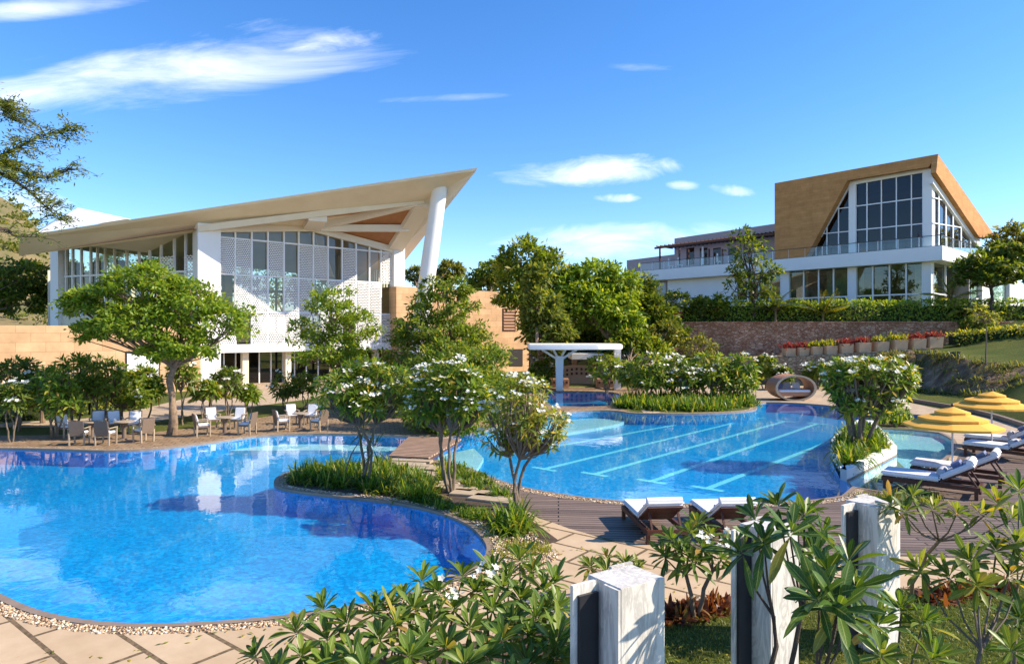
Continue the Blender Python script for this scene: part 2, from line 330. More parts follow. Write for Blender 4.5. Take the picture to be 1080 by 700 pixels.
# ------------------------------------------------------------------ geometry helpers
def G(px, py, z=0.0):
    """photo pixel -> the point of the horizontal plane z that shows there"""
    Y = F*(CH-z)/(py-HZ); return Vector(((px-540)/F*Y, Y, z))
def P(px, py, Y): return Vector(((px-540)/F*Y, Y, CH+(HZ-py)/F*Y))
class VP:
    """vertical plane through C with heading d; at(px,py,off): its point seen at a pixel, off metres out towards the viewer"""
    def __init__(s, C, ang):
        s.C = Vector((C[0], C[1], 0)); s.d = Vector((math.cos(ang), math.sin(ang), 0)); s.n = Vector((s.d.y, -s.d.x, 0))
        if s.n.y > 0: s.n = -s.n
    def at(s, px, py, off=0.0):
        k = (px-540)/F; C = s.C+s.n*off
        tt = (k*C.y-C.x)/(s.d.x-k*s.d.y); p = C+s.d*tt
        return Vector((p.x, p.y, CH+(HZ-py)/F*p.y))
class MB:
    def __init__(s): s.v = []; s.f = []
    def face(s, pts):
        b = len(s.v); s.v += [Vector(p) for p in pts]; s.f.append(tuple(range(b, b+len(pts)))); return s
    def hexa(s, lo, hi):
        b = len(s.v); n = len(lo); s.v += [Vector(p) for p in lo]+[Vector(p) for p in hi]
        s.f.append(tuple(b+i for i in reversed(range(n)))); s.f.append(tuple(b+n+i for i in range(n)))
        for i in range(n):
            j = (i+1) % n; s.f.append((b+i, b+j, b+n+j, b+n+i))
        return s
    def prism(s, poly, z0, z1):
        a = sum(poly[i][0]*poly[(i+1) % len(poly)][1]-poly[(i+1) % len(poly)][0]*poly[i][1] for i in range(len(poly)))
        if a < 0: poly = list(reversed(poly))
        return s.hexa([(p[0], p[1], z0) for p in poly], [(p[0], p[1], z1) for p in poly])
    def box(s, c, sz, rz=0.0):
        hx, hy, hz = sz[0]/2, sz[1]/2, sz[2]/2; co, si = math.cos(rz), math.sin(rz)
        q = [(c[0]+x*co-y*si, c[1]+x*si+y*co) for x, y in ((-hx, -hy), (hx, -hy), (hx, hy), (-hx, hy))]
        return s.prism(q, c[2]-hz, c[2]+hz)
    def beam(s, p, q, wd, ht, up=(0, 0, 1)):
        p, q = Vector(p), Vector(q); d = (q-p).normalized(); u = Vector(up)
        sd_ = d.cross(u)
        if sd_.length < 1e-4: sd_ = d.cross(Vector((1, 0, 0)))
        sd_.normalize(); u = sd_.cross(d).normalized()
        o = [(-wd/2, -ht/2), (wd/2, -ht/2), (wd/2, ht/2), (-wd/2, ht/2)]
        return s.hexa([p+sd_*a+u*b for a, b in o], [q+sd_*a+u*b for a, b in o])
    def slab(s, pts, off):
        """polygon pts extruded by vector off"""
        off = Vector(off); pts = [Vector(p) for p in pts]
        nrm = Vector((0, 0, 0))
        for i in range(len(pts)): nrm += pts[i].cross(pts[(i+1) % len(pts)])
        if nrm.dot(off) < 0: pts = pts[::-1]
        return s.hexa(pts, [p+off for p in pts])
    def tube(s, pts, rad, n=6):
        pts = [Vector(p) for p in pts]; b0 = len(s.v)
        if not hasattr(rad, '__len__'): rad = [rad]*len(pts)
        for i, p in enumerate(pts):
            d = (pts[min(i+1, len(pts)-1)]-pts[max(i-1, 0)]).normalized()
            a = d.cross(Vector((0, 0, 1)))
            if a.length < .05: a = d.cross(Vector((1, 0, 0)))
            if i and a.dot(pa) < 0: a = -a
            a.normalize(); pa = a; c = d.cross(a)
            s.v += [p+(a*math.cos(2*PI*k/n)+c*math.sin(2*PI*k/n))*rad[i] for k in range(n)]
        for i in range(len(pts)-1):
            for k in range(n):
                k2 = (k+1) % n; s.f.append((b0+i*n+k, b0+i*n+k2, b0+(i+1)*n+k2, b0+(i+1)*n+k))
        s.f.append(tuple(b0+k for k in reversed(range(n)))); s.f.append(tuple(b0+(len(pts)-1)*n+k for k in range(n)))
        return s
    def build(s, name, mat, parent=None, smooth=False, bevel=0.0):
        me = bpy.data.meshes.new(name); off = root_loc(parent)
        me.from_pydata([v-off for v in s.v], [], s.f); me.materials.append(MATS[mat] if isinstance(mat, str) else mat)
        me.update()
        if bevel:
            bm = bmesh.new(); bm.from_mesh(me); bmesh.ops.remove_doubles(bm, verts=bm.verts, dist=1e-5)
            bmesh.ops.recalc_face_normals(bm, faces=bm.faces)
            bmesh.ops.bevel(bm, geom=bm.edges, offset=bevel, segments=2, affect='EDGES', clamp_overlap=True); bm.to_mesh(me); bm.free()
        if smooth or bevel:
            me.polygons.foreach_set('use_smooth', [True]*len(me.polygons))
            if hasattr(me, 'set_sharp_from_angle'): me.set_sharp_from_angle(angle=math.radians(40))
        o = bpy.data.objects.new(name, me); COL.objects.link(o)
        if parent: o.parent = parent
        return o
def root_loc(o):
    v = Vector((0, 0, 0))
    while o: v += o.location; o = o.parent
    return v
def tag(o, label, cat, group=None):
    o['label'] = label; o['category'] = cat
    if group: o['group'] = group
    return o
def kind(o, k): o['kind'] = k; return o
def thing(name, label, cat, loc=(0, 0, 0), rz=0.0, group=None):
    o = bpy.data.objects.new(name, None); COL.objects.link(o); o.location = loc; o.rotation_euler = (0, 0, rz); o.empty_display_size = .3
    return tag(o, label, cat, group)
def copy_tree(o, parent=None):
    c = o.copy(); COL.objects.link(c)
    if parent: c.parent = parent
    for ch in list(o.children): copy_tree(ch, c)
    return c
# leaves -------------------------------------------------------------
T_DIA = (np.array([(0, 0, 0), (.55, 1, .12), (1, 0, -.1), (.5, -1, .12)], float), np.array([(0, 1, 2, 3)]))
def _strip(st, wd, three=True, fold=.25):
    V = []; Fc = []
    for t_, w_ in zip(st, wd):
        if three: V += [(t_, -w_, fold*w_), (t_, 0, 0), (t_, w_, fold*w_)]
        else: V += [(t_, -w_, 0), (t_, w_, 0)]
    k = 3 if three else 2
    for i in range(len(st)-1):
        for j in range(k-1): a = i*k+j; Fc.append((a, a+1, a+k+1, a+k))
    return np.array(V, float), np.array(Fc)
T_OBO = _strip([0, .25, .5, .7, .88, 1], [.10, .48, .9, 1, .62, .03], True, .3)
OB_W = np.array([.10, .48, .9, 1, .62, .03])
T_OB2 = _strip([0, .6, 1], [.12, 1, .1], True, .25)
T_STR = _strip([0, .35, .7, 1], [.7, 1, .7, .05], False)
class Leaves:
    def __init__(s): s.V = []; s.F = []; s.n = 0; s.UV = []
    def add(s, p, d, nrm, L, W, T=T_DIA, droop=0.0):
        p = np.asarray(p, float); d = np.asarray(d, float); nrm = np.asarray(nrm, float); m = len(p)
        if m == 0: return s
        d /= np.linalg.norm(d, axis=1, keepdims=True)+1e-9
        sd_ = np.cross(d, nrm); sd_ /= np.linalg.norm(sd_, axis=1, keepdims=True)+1e-9
        nn = np.cross(sd_, d); L = np.broadcast_to(L, m).reshape(m, 1, 1); W = np.broadcast_to(W, m).reshape(m, 1, 1)
        tv, tf = T; a = tv[:, 0].reshape(1, -1, 1); b = tv[:, 1].reshape(1, -1, 1); h = tv[:, 2].reshape(1, -1, 1)
        V = p[:, None, :]+d[:, None, :]*L*a+sd_[:, None, :]*W*b+nn[:, None, :]*W*h
        dr = np.broadcast_to(droop, m).reshape(m, 1); V[:, :, 2] -= (dr*(a[:, :, 0]**2))*L[:, :, 0]
        if T is T_OBO: s.UV.append(np.tile(np.stack([tv[:, 0], tv[:, 1]/(np.repeat(OB_W, 3)+1e-6)*.5+.5], 1), (m, 1)))
        k = len(tv); s.V.append(V.reshape(-1, 3)); s.F.append((tf[None]+(np.arange(m)*k)[:, None, None]).reshape(-1, 4)+s.n); s.n += m*k
        return s
    def build(s, name, mat, parent=None, smooth=False):
        V = np.concatenate(s.V)-np.array(root_loc(parent)); Fq = np.concatenate(s.F)
        me = bpy.data.meshes.new(name); me.vertices.add(len(V)); me.vertices.foreach_set('co', V.astype(np.float32).ravel())
        me.loops.add(Fq.size); me.loops.foreach_set('vertex_index', Fq.astype(np.int32).ravel())
        me.polygons.add(len(Fq)); me.polygons.foreach_set('loop_start', (np.arange(len(Fq))*4).astype(np.int32))
        me.update(calc_edges=True); me.materials.append(MATS[mat] if isinstance(mat, str) else mat)
        if s.UV:
            uv = np.concatenate(s.UV)
            if len(uv) == len(V): me.uv_layers.new(name='UVMap').data.foreach_set('uv', uv[Fq.ravel()].astype(np.float32).ravel())
        if smooth: me.polygons.foreach_set('use_smooth', [True]*len(Fq))
        o = bpy.data.objects.new(name, me); COL.objects.link(o)
        if parent: o.parent = parent
        return o
def sphere_dirs(r, n, up=-1.0):
    v = r.normal(size=(n*3+20, 3)); v /= np.linalg.norm(v, axis=1, keepdims=True); v = v[v[:, 2] > up]; return v[:n]
def crown_leaves(lv, r, c, R, nsub, nper, size, asp=.42, clump=.33, flat=.6, T=T_DIA, up=-.55, hang=.25):
    """leafy ellipsoid: many small flattened leaf clumps spread over and through its volume"""
    dirs = sphere_dirs(r, nsub, up); rad = r.uniform(.45, 1.0, len(dirs))**.6*(1+r.normal(0, .09, len(dirs)))
    sub = np.array(c)+dirs*rad[:, None]*np.array(R)
    cr = clump*min(R)*r.uniform(.6, 1.35, len(sub))
    q = np.repeat(np.arange(len(sub)), nper)
    off = r.normal(0, .55, (len(q), 3)); off[:, 2] = off[:, 2]*flat
    p = sub[q]+off*cr[q][:, None]
    out = p-np.array(c); out /= np.linalg.norm(out, axis=1, keepdims=True)+1e-9
    d = out*.6+r.normal(0, .7, p.shape); d[:, 2] -= hang
    nrm = r.normal(0, .55, p.shape)+np.array((0, 0, 1.0))+out*.3
    lv.add(p, d, nrm, size*r.uniform(.6, 1.3, len(p)), size*asp*.5*r.uniform(.8, 1.2, len(p)), T)
    return sub
def limb(mb, a, b, r0, r1, r, n=5, k=6, sag=.15):
    a, b = Vector(a), Vector(b); L = (b-a).length; pts = []; m1 = a.lerp(b, .45)+Vector((r.normal(0, .1)*L, r.normal(0, .1)*L, -sag*L*.4+abs(r.normal(0, .05))*L))
    for i in range(n+1):
        t_ = i/n; p = a*(1-t_)**2+m1*2*t_*(1-t_)+b*t_*t_; pts.append(p+Vector(r.normal(0, .012*L, 3))*(0 if i in (0, n) else 1))
    mb.tube(pts, [r0+(r1-r0)*i/n for i in range(n+1)], k); return pts
def tree(name, label, cat, base, crowns, mat='mid', tr=.18, fork=.45, nsub=60, nper=40, size=.22, seed=1, bark='bark_grey', group=None, lean=(0, 0), twigs=.5, clump=.33, asp=.42, up=-.55, flat=.6, hang=.25):
    r = np.random.default_rng(seed); base = Vector(base); root = thing(name, label, cat, base, 0, group)
    cz = min(c[0][2]-c[1][2] for c in crowns); h = (cz-base.z)
    top = base+Vector((lean[0], lean[1], max(h*.95, .35*h)+fork*.3))
    mb = MB(); pts = [base+Vector((0, 0, -.15))]
    for i in range(1, 6):
        t_ = i/5; pts.append(base.lerp(top, t_)+Vector((r.normal(0, tr*.5), r.normal(0, tr*.5), 0))*(1 if i < 5 else 0))
    mb.tube(pts, [tr*1.5, tr*1.05, tr*.9, tr*.82, tr*.78, tr*.7], 10)
    lv = Leaves(); tot = sum(c[1][0]*c[1][1] for c in crowns)
    for c, R in crowns:
        k = max(6, int(nsub*len(crowns)*(R[0]*R[1])/tot))
        subs = crown_leaves(lv, r, c, R, k, nper, size, asp, clump, flat, up=up, hang=hang)
        lp = limb(mb, top, Vector(c)+Vector((0, 0, -R[2]*.35)), tr*.55, tr*.25, r)
        for sb in subs[::max(1, int(1/max(twigs, .02)))]:
            limb(mb, lp[int(r.integers(2, 6))], sb, tr*.16+.01, .012, r, 3, 4)
    mb.build('trunk', bark, root, smooth=True); lv.build('crown', LM[mat], root)
    return root
def rosette(lv, r, c, ax, n, L, W, T, droop=.35):
    ax = np.array(ax, float); ax /= np.linalg.norm(ax); a = np.cross(ax, (0.3, .2, 1.)); a /= np.linalg.norm(a)+1e-9; b = np.cross(ax, a)
    i = np.arange(n); ph = i*2.39996+r.uniform(0, 6); el = np.radians(72-66*(i/n)**.8*1.0-r.uniform(0, 14, n)*(1))*1.0
    el = np.where(i > n*.75, el-np.radians(18), el)
    d = (np.cos(ph)*np.cos(el))[:, None]*a+(np.sin(ph)*np.cos(el))[:, None]*b+np.sin(el)[:, None]*ax
    up = ax[None, :]*np.cos(el)[:, None]-((np.cos(ph))[:, None]*a+(np.sin(ph))[:, None]*b)*np.sin(el)[:, None]
    p = np.array(c)[None]-ax[None]*(L*.22*(i/n))[:, None]+d*.01
    s_ = r.uniform(.68, 1.15, n)*np.where(i < 4, .6+.1*i, 1)
    lv.add(p, d, up+r.normal(0, .26, (n, 3)), L*s_, W*.5*s_, T, droop*r.uniform(.1, 2.0, n)*(i/n))
def blossoms(fl, r, c, rad, n, sz):
    for _ in range(n):
        o = r.normal(0, rad*.5, 3); o[2] = abs(o[2])*.6; cc = np.array(c)+o; ax = np.array((r.normal(0, .5), r.normal(0, .5)-.4, 1.)); ax /= np.linalg.norm(ax)
        a = np.cross(ax, (1, .2, .1)); a /= np.linalg.norm(a); b = np.cross(ax, a); ph = np.arange(5)*2*PI/5+r.uniform(0, 6)
        d = np.cos(ph)[:, None]*a+np.sin(ph)[:, None]*b+ax*.35
        fl.add(np.repeat(cc[None], 5, 0), d, np.repeat(ax[None], 5, 0), sz, sz*.34, T_DIA)
def plumeria(name, label, base, crown=None, tips=None, ntips=30, L=.26, W=.075, nl=11, seed=1, mat='plum', hi=False, tr=.05, stems=2, flowers=.0, fsz=.05, group=None, bark='bark_plumeria', cat='plumeria', fork=.45, up=-.15):
    """forking stems, each tip ends in a whorl of leaves; crown = [(centre, radii), ...] or explicit tips"""
    r = np.random.default_rng(seed); base = Vector(base); root = thing(name, label, cat, base, 0, group)
    lv = Leaves(); fl = Leaves(); mb = MB(); T = T_OBO if hi else T_OB2
    if tips is None:
        tips = []; cs = []
        for c, R in crown:
            k = max(3, int(ntips*R[0]*R[2]/sum(q[1][0]*q[1][2] for q in crown)))
            d = sphere_dirs(r, k, up); rr = r.uniform(.5, 1.0, len(d))**.45
            for j in range(len(d)):
                tips.append((Vector(np.array(c)+d[j]*rr[j]*np.array(R)), Vector(d[j])+Vector((0, 0, .75))))
    else: tips = [(Vector(t_), Vector(a_)) for t_, a_ in tips]
    ctr = sum((t_[0] for t_ in tips), Vector())/len(tips)
    st = []
    for s_ in range(stems):
        a = 2*PI*s_/stems+r.uniform(0, 1); o = Vector((math.cos(a), math.sin(a), 0))*tr*(1.2 if stems > 1 else 0)
        fk = base.lerp(ctr, fork)+o*5*(stems > 1); fk.z = base.z+(min(t_[0].z for t_ in tips)-base.z)*.55+(ctr.z-base.z)*.2
        st.append((limb(mb, base+o-Vector((0, 0, .05)), fk, tr, tr*.7, r, 5, 8, 0), fk))
    for i, (p, ax) in enumerate(tips):
        s_ = min(st, key=lambda q: (q[1]-p).length)
        mid = s_[1].lerp(p, .5)+Vector((0, 0, -.12*(s_[1]-p).length))
        g = ax.normalized()*L*.2
        mb.tube([s_[1], mid, p-g], [tr*.5, tr*.36, max(.008, tr*.22)], 6)
        rosette(lv, r, p, ax, nl+int(r.integers(-2, 3)), L*r.uniform(.8, 1.12), W, T)
        if r.random() < flowers: blossoms(fl, r, p+ax.normalized()*L*.5, L*.5, int(r.integers(5, 11)), fsz)
    mb.build('stem', bark, root, smooth=True); lv.build('foliage', LM[mat], root, smooth=hi)
    if fl.n: fl.build('blossoms', LM['petal'], root)
    return root
def tufts(name, pts, mat, L=.5, W=.03, nl=22, seed=1, label=None, cat=None, parent=None, spread=.12, droop=.7, group=None, k=None, el=(.5, 1.4)):
    r = np.random.default_rng(seed); lv = Leaves()
    c = np.repeat(np.array([tuple(p) for p in pts]), nl, 0); n = len(c)
    ph = r.uniform(0, 2*PI, n); e = r.uniform(*el, n)
    d = np.stack([np.cos(ph)*np.cos(e), np.sin(ph)*np.cos(e), np.sin(e)], 1)
    up = np.stack([-np.cos(ph)*np.sin(e), -np.sin(ph)*np.sin(e), np.cos(e)], 1)
    c[:, :2] += r.normal(0, spread*.5, (n, 2))
    lv.add(c, d, up, L*r.uniform(.6, 1.25, n), W*.5, T_STR, droop*np.cos(e)*1.3+.15)
    o = lv.build(name, LM[mat], parent)
    if label: tag(o, label, cat, group)
    if k: kind(o, k)
    return o
def inpoly(x, y, poly):
    c = False; n = len(poly); j = n-1
    for i in range(n):
        xi, yi = poly[i][0], poly[i][1]; xj, yj = poly[j][0], poly[j][1]
        if (yi > y) != (yj > y) and x < (xj-xi)*(y-yi)/(yj-yi)+xi: c = not c
        j = i
    return c
def scatter(poly, n, r):
    xs = [p[0] for p in poly]; ys = [p[1] for p in poly]; out = []
    k = 0
    while len(out) < n and k < n*60:
        k += 1; x = r.uniform(min(xs), max(xs)); y = r.uniform(min(ys), max(ys))
        if inpoly(x, y, poly): out.append((x, y))
    return out
def smoothc(pts, seg=5, closed=True):
    out = []; n = len(pts)
    for i in range(n if closed else n-1):
        g = lambda k: Vector(pts[k % n][:2]) if closed else Vector(pts[max(0, min(n-1, k))][:2])
        p0, p1, p2, p3 = g(i-1), g(i), g(i+1), g(i+2)
        for s_ in range(seg):
            t_ = s_/seg
            q = .5*((2*p1)+(p2-p0)*t_+(2*p0-5*p1+4*p2-p3)*t_*t_+(3*p1-p0-3*p2+p3)*t_**3)
            out.append((q.x, q.y))
    if not closed: out.append(tuple(pts[-1][:2]))
    return out
def area(poly): return sum(poly[i][0]*poly[(i+1) % len(poly)][1]-poly[(i+1) % len(poly)][0]*poly[i][1] for i in range(len(poly)))/2
def offset(poly, d):
    s_ = 1 if area(poly) > 0 else -1; n = len(poly); out = []
    for i in range(n):
        a = Vector(poly[i-1]); b = Vector(poly[(i+1) % n]); t_ = (b-a)
        t_ = t_.normalized() if t_.length > 1e-6 else Vector((1, 0))
        out.append((poly[i][0]+t_.y*s_*d, poly[i][1]-t_.x*s_*d))
    return out
def gp(L_, z=0.0): return [tuple(G(x, y, z)[:2]) for x, y in L_]

# ================================================================== GROUND AND POOLS
WZ = -.05       # water level
FZ = -.62       # pool floor
lz = -.46       # ledge top
WALLP = [(-150, 478), (-60, 473), (0, 472.5), (60, 473.5), (110, 475), (160, 473), (215, 467), (270, 459.5), (330, 457), (400, 458.5), (452, 462),
         (446, 472), (437, 481), (410, 486), (370, 488), (330, 492), (300, 499), (289, 507), (297, 515), (345, 522), (385, 526), (425, 531.5), (465, 541), (493, 553), (509, 568), (513, 581), (503, 595),
         (478, 610), (440, 623), (380, 637), (300, 648.5), (220, 655.5), (150, 657.5), (90, 653.5), (40, 643), (0, 626), (-60, 597), (-160, 556), (-230, 520)]
left_pool = smoothc(gp(WALLP), 4)
RP = [(459, 463), (452, 473), (446, 482), (475, 487), (502, 496), (525, 505.5), (560, 515), (605, 522.5), (650, 527.5), (710, 530.5), (780, 530.5), (850, 527.5), (888, 522.5)]
RP2 = [(796, 426), (797, 431.5), (770, 434.5), (720, 436), (670, 435.5), (650, 433), (625, 432.5), (600, 434), (575, 439), (545, 446), (500, 456)]
right_main = smoothc(gp(RP), 4, False)+gp([(899, 513), (893, 506), (876, 482), (878, 470), (890, 458), (906, 449), (921, 448.5), (963, 450.5), (985, 447), (987, 441), (970, 437.5)])+\
    smoothc(gp([(935, 435), (900, 431), (868, 427), (832, 424.5), (808, 424)]), 3, False)+smoothc(gp(RP2), 3, False)
shallow = gp([(899, 513), (893.5, 506.5), (946, 479), (930, 462), (921, 451), (963, 453)])+smoothc(gp([(990, 456), (1003, 463), (1005, 472), (995, 483), (978, 494), (955, 507), (930, 518)]), 3, False)
back_pool = smoothc(gp([(575, 414), (610, 413), (646, 413.5), (654, 417), (650, 424), (640, 428), (585, 428), (572, 421)]), 2)
pools = [left_pool, right_main, shallow, back_pool]
P2 = PI*2
cop = [offset(p, .13) for p in pools]
copr = [offset(p, .16) for p in (left_pool,)]
peb = [offset(left_pool, .34), offset(right_main, .36)]
deck = gp([(440, 484), (505, 490), (600, 505), (700, 505), (900, 500), (1001, 500), (1012, 478), (1030, 470), (1240, 475), (1330, 600), (1080, 590), (1000, 587), (953, 586), (880, 585), (800, 582), (745, 579.5), (690, 575), (640, 568), (600, 557), (568, 545), (543, 531), (522, 514), (500, 497), (470, 489)])
island = gp([(290, 495), (300, 488), (430, 478), (470, 487), (500, 498), (520, 514), (541, 531), (560, 548), (590, 570), (556, 580), (520, 585), (500, 550), (440, 530), (300, 520)])
patio = gp([(-420, 462), (0, 459), (120, 458), (165, 455), (215, 450), (300, 436), (440, 424), (590, 408), (680, 408), (680, 430), (600, 440), (500, 456), (450, 466), (300, 462), (160, 480), (-200, 482)])
lawn_near = gp([(690, 661), (760, 636), (800, 629), (870, 624), (1000, 619), (1100, 610), (1500, 590)])+[(30, 6), (30, -8), (1.0, -8), (1.2, 6.5)]
bed_near = gp([(232, 735), (330, 706), (430, 690), (520, 672), (588, 655), (640, 650), (690, 661)])+[(1.2, 6.5), (1.0, -3), (-3.6, -3)]
paving = [(-60, -12), (60, -12)]+gp([(1500, 560), (1330, 601), (1000, 588), (745, 580), (640, 569), (568, 546), (520, 515), (470, 500), (300, 520)])+[(-60, 24)]
drive = gp([(-600, 449), (0, 446), (90, 441), (150, 431), (220, 414), (250, 400), (450, 399), (450, 411), (330, 420), (235, 433), (165, 444), (60, 450), (-600, 457)])
path_far = gp([(650, 409), (760, 405), (860, 407), (930, 418), (985, 430), (1040, 440), (1085, 452), (1160, 470), (1240, 490), (1060, 500), (1000, 508), (1001, 470), (960, 440), (880, 432), (780, 428), (680, 436)])
planter_tri = gp([(893, 506), (946, 479), (930, 460), (921, 450), (905, 449), (888, 459), (877, 471), (876, 482)])
BIG = [(-3000, -60), (3000, -60), (3000, 6000), (-3000, 6000)]
polys = pools+cop+peb+[deck, island, patio, lawn_near, bed_near, paving, drive, path_far, BIG]
vv = []; ee = []
for pl in polys:
    b = len(vv); vv += [Vector(p) for p in pl]; ee += [(b+i, b+(i+1) % len(pl)) for i in range(len(pl))]
res = delaunay_2d_cdt(vv, ee, [], 0, 1e-4)
tv, tf = res[0], res[2]
inany = lambda x, y, L_: any(inpoly(x, y, p) for p in L_)
def region(x, y):
    if inany(x, y, pools): return None
    if inpoly(x, y, planter_tri): return None
    if inany(x, y, cop): return 'pool_coping'
    if inany(x, y, peb) : return 'pebble_border'
    if inpoly(x, y, island): return 'island_soil'
    if inpoly(x, y, deck): return 'wooden_deck'
    if inpoly(x, y, bed_near): return 'planting_bed'
    if inpoly(x, y, lawn_near): return 'lawn'
    if inpoly(x, y, paving): return 'paving'
    if inpoly(x, y, patio): return 'patio'
    if inpoly(x, y, path_far): return 'path'
    if inpoly(x, y, drive): return 'driveway'
    return 'ground'
gm = {'pool_coping': 'coping_stone', 'pebble_border': 'pebble_bed', 'island_soil': 'soil', 'wooden_deck': 'deck_boards', 'planting_bed': 'soil', 'lawn': 'lawn_grass',
      'paving': 'paving_sandstone', 'patio': 'patio_tile', 'path': 'path_tile', 'driveway': 'path_tile', 'ground': 'lawn_grass'}
regs = {}
for f_ in tf:
    c = sum((tv[i] for i in f_), Vector((0, 0)))/3
    k = region(c.x, c.y)
    if k: regs.setdefault(k, []).append(f_)
for k, fs in regs.items():
    me = bpy.data.meshes.new(k); used = sorted({i for f_ in fs for i in f_}); ix = {i: n for n, i in enumerate(used)}
    zz = .012 if k == 'pool_coping' else 0.0
    me.from_pydata([(tv[i].x, tv[i].y, zz) for i in used], [], [tuple(ix[i] for i in f_) for f_ in fs])
    me.materials.append(MATS[gm[k]]); me.update()
    bm = bmesh.new(); bm.from_mesh(me)
    for f_ in bm.faces:
        if f_.normal.z < 0: f_.normal_flip()
    bm.to_mesh(me); bm.free()
    o = bpy.data.objects.new(k, me); COL.objects.link(o); kind(o, 'structure')
def fan(poly, z):
    r_ = delaunay_2d_cdt([Vector(p) for p in poly], [(i, (i+1) % len(poly)) for i in range(len(poly))], [], 0, 1e-5)
    V = [(v.x, v.y, z) for v in r_[0]]; Fs = []
    for f_ in r_[2]:
        c = sum((r_[0][i] for i in f_), Vector((0, 0)))/3
        if inpoly(c.x, c.y, poly):
            a, b, d = [r_[0][i] for i in f_]
            Fs.append(tuple(f_) if (b-a).cross(d-a) > 0 else tuple(reversed(f_)))
    return V, Fs
def sheet(name, poly, z, mat, walls=None):
    V, Fs = fan(poly, z); mb = MB(); mb.v = [Vector(v) for v in V]; mb.f = Fs
    if walls is not None:
        n = len(poly)
        for i in range(n):
            a, b = poly[i], poly[(i+1) % n]; mb.face([(a[0], a[1], z), (b[0], b[1], z), (b[0], b[1], walls), (a[0], a[1], walls)])
    return kind(mb.build(name, mat), 'structure')
for nm, pl, fz, mt in (('pool_floor', left_pool, FZ, 'pool_mosaic_blue'), ('pool_floor', right_main, FZ, 'pool_mosaic_blue'), ('pool_floor', shallow, -.22, 'pool_mosaic_pale'), ('pool_floor', back_pool, FZ, 'pool_mosaic_blue')):
    sheet(nm, pl, fz, mt, walls=WZ-.012)
for pl in pools:
    sheet('water', offset(pl, -.004), WZ, 'pool_water')
    mb = MB(); q = offset(pl, -.001)
    for i in range(len(q)): a, b = q[i], q[(i+1) % len(q)]; mb.face([(*a, WZ-.012), (*b, WZ-.012), (*b, .012), (*a, .012)])
    kind(mb.build('pool_coping', 'coping_stone'), 'structure')
# pale underwater ledges
led1 = [Vector(p) for p in gp([(215, 460), (245, 455), (275, 451), (330, 449), (400, 450), (446, 454), (446, 473), (400, 475.5), (330, 474.5), (240, 475), (210, 474)], lz)]
mb = MB(); mb.prism(smoothc([tuple(p) for p in led1], 3), FZ+.003, lz); kind(mb.build('pool_ledge', 'pool_mosaic_pale'), 'structure')
led2 = smoothc(gp([(545, 440), (585, 431), (630, 429.5), (655, 431), (666, 437), (657, 445), (640, 449), (610, 454), (570, 460), (545, 458)], lz), 3)
mb = MB(); mb.prism(led2, FZ+.003, lz); kind(mb.build('pool_ledge', 'pool_mosaic_pale'), 'structure')
led3 = gp([(462, 468), (500, 461), (510, 470), (500, 486), (462, 482)])
mb = MB(); mb.prism(led3, FZ+.003, lz); kind(mb.build('pool_ledge', 'pool_mosaic_pale'), 'structure')
# submerged steps beside the planter
a0, a1 = G(899, 513), G(930, 518); b0, b1 = G(946, 480), G(968, 500)
mb = MB()
for k in range(5):
    t0, t1 = k/5, (k+.9)/5
    q = [a0.lerp(b0, t0), a0.lerp(b0, t1), a1.lerp(b1, t1), a1.lerp(b1, t0)]
    mb.prism([(p.x, p.y) for p in q], -.2195, -.19+.012*k)
kind(mb.build('pool_step', 'step_stone'), 'structure')
# swimming lanes on the floor
def lane(p, q, tees, wd=.24):
    z = FZ+.004; a, b = G(*p, FZ), G(*q, FZ); d = (b-a).normalized(); s_ = Vector((-d.y, d.x, 0))
    mb = MB(); mb.face([a-s_*wd/2+Vector((0, 0, .004)), b-s_*wd/2+Vector((0, 0, .004)), b+s_*wd/2+Vector((0, 0, .004)), a+s_*wd/2+Vector((0, 0, .004))])
    for c, on in ((a, tees[0]), (b, tees[1])):
        if on: mb.face([c+d*(-wd/2)+s_*.55+Vector((0, 0, .006)), c+d*(-wd/2)-s_*.55+Vector((0, 0, .006)), c+d*wd/2-s_*.55+Vector((0, 0, .006)), c+d*wd/2+s_*.55+Vector((0, 0, .006))])
    o = mb.build('lane_line', 'lane_tile'); kind(o, 'structure')
for p, q, t_ in (((590, 470), (757, 440), (0, 0)), ((574, 494.5), (796, 440.5), (1, 1)), ((627, 500), (828, 444), (1, 1)), ((687, 507.5), (862, 446.5), (1, 1)), ((746, 515), (887, 461), (1, 0))):
    lane(p, q, t_)
# planter island kerb (blue below, white top)
mb = MB(); n = len(planter_tri)
inn = offset(planter_tri, -.28)
for i in range(n):
    j = (i+1) % n; a, b, c, d = planter_tri[i], planter_tri[j], inn[j], inn[i]
    mb.prism([a, b, c, d], -.05, .30)
kind(mb.build('planter_kerb', 'white_plaster'), 'structure')
mb = MB(); q = offset(planter_tri, .012)
for i in range(n): a, b = q[i], q[(i+1) % n]; mb.face([(*a, FZ), (*b, FZ), (*b, -.052), (*a, -.052)])
kind(mb.build('planter_wall', 'pool_mosaic_blue'), 'structure')
mb = MB(); mb.prism(inn, -.02, .24); kind(mb.build('island_soil', 'soil'), 'structure')
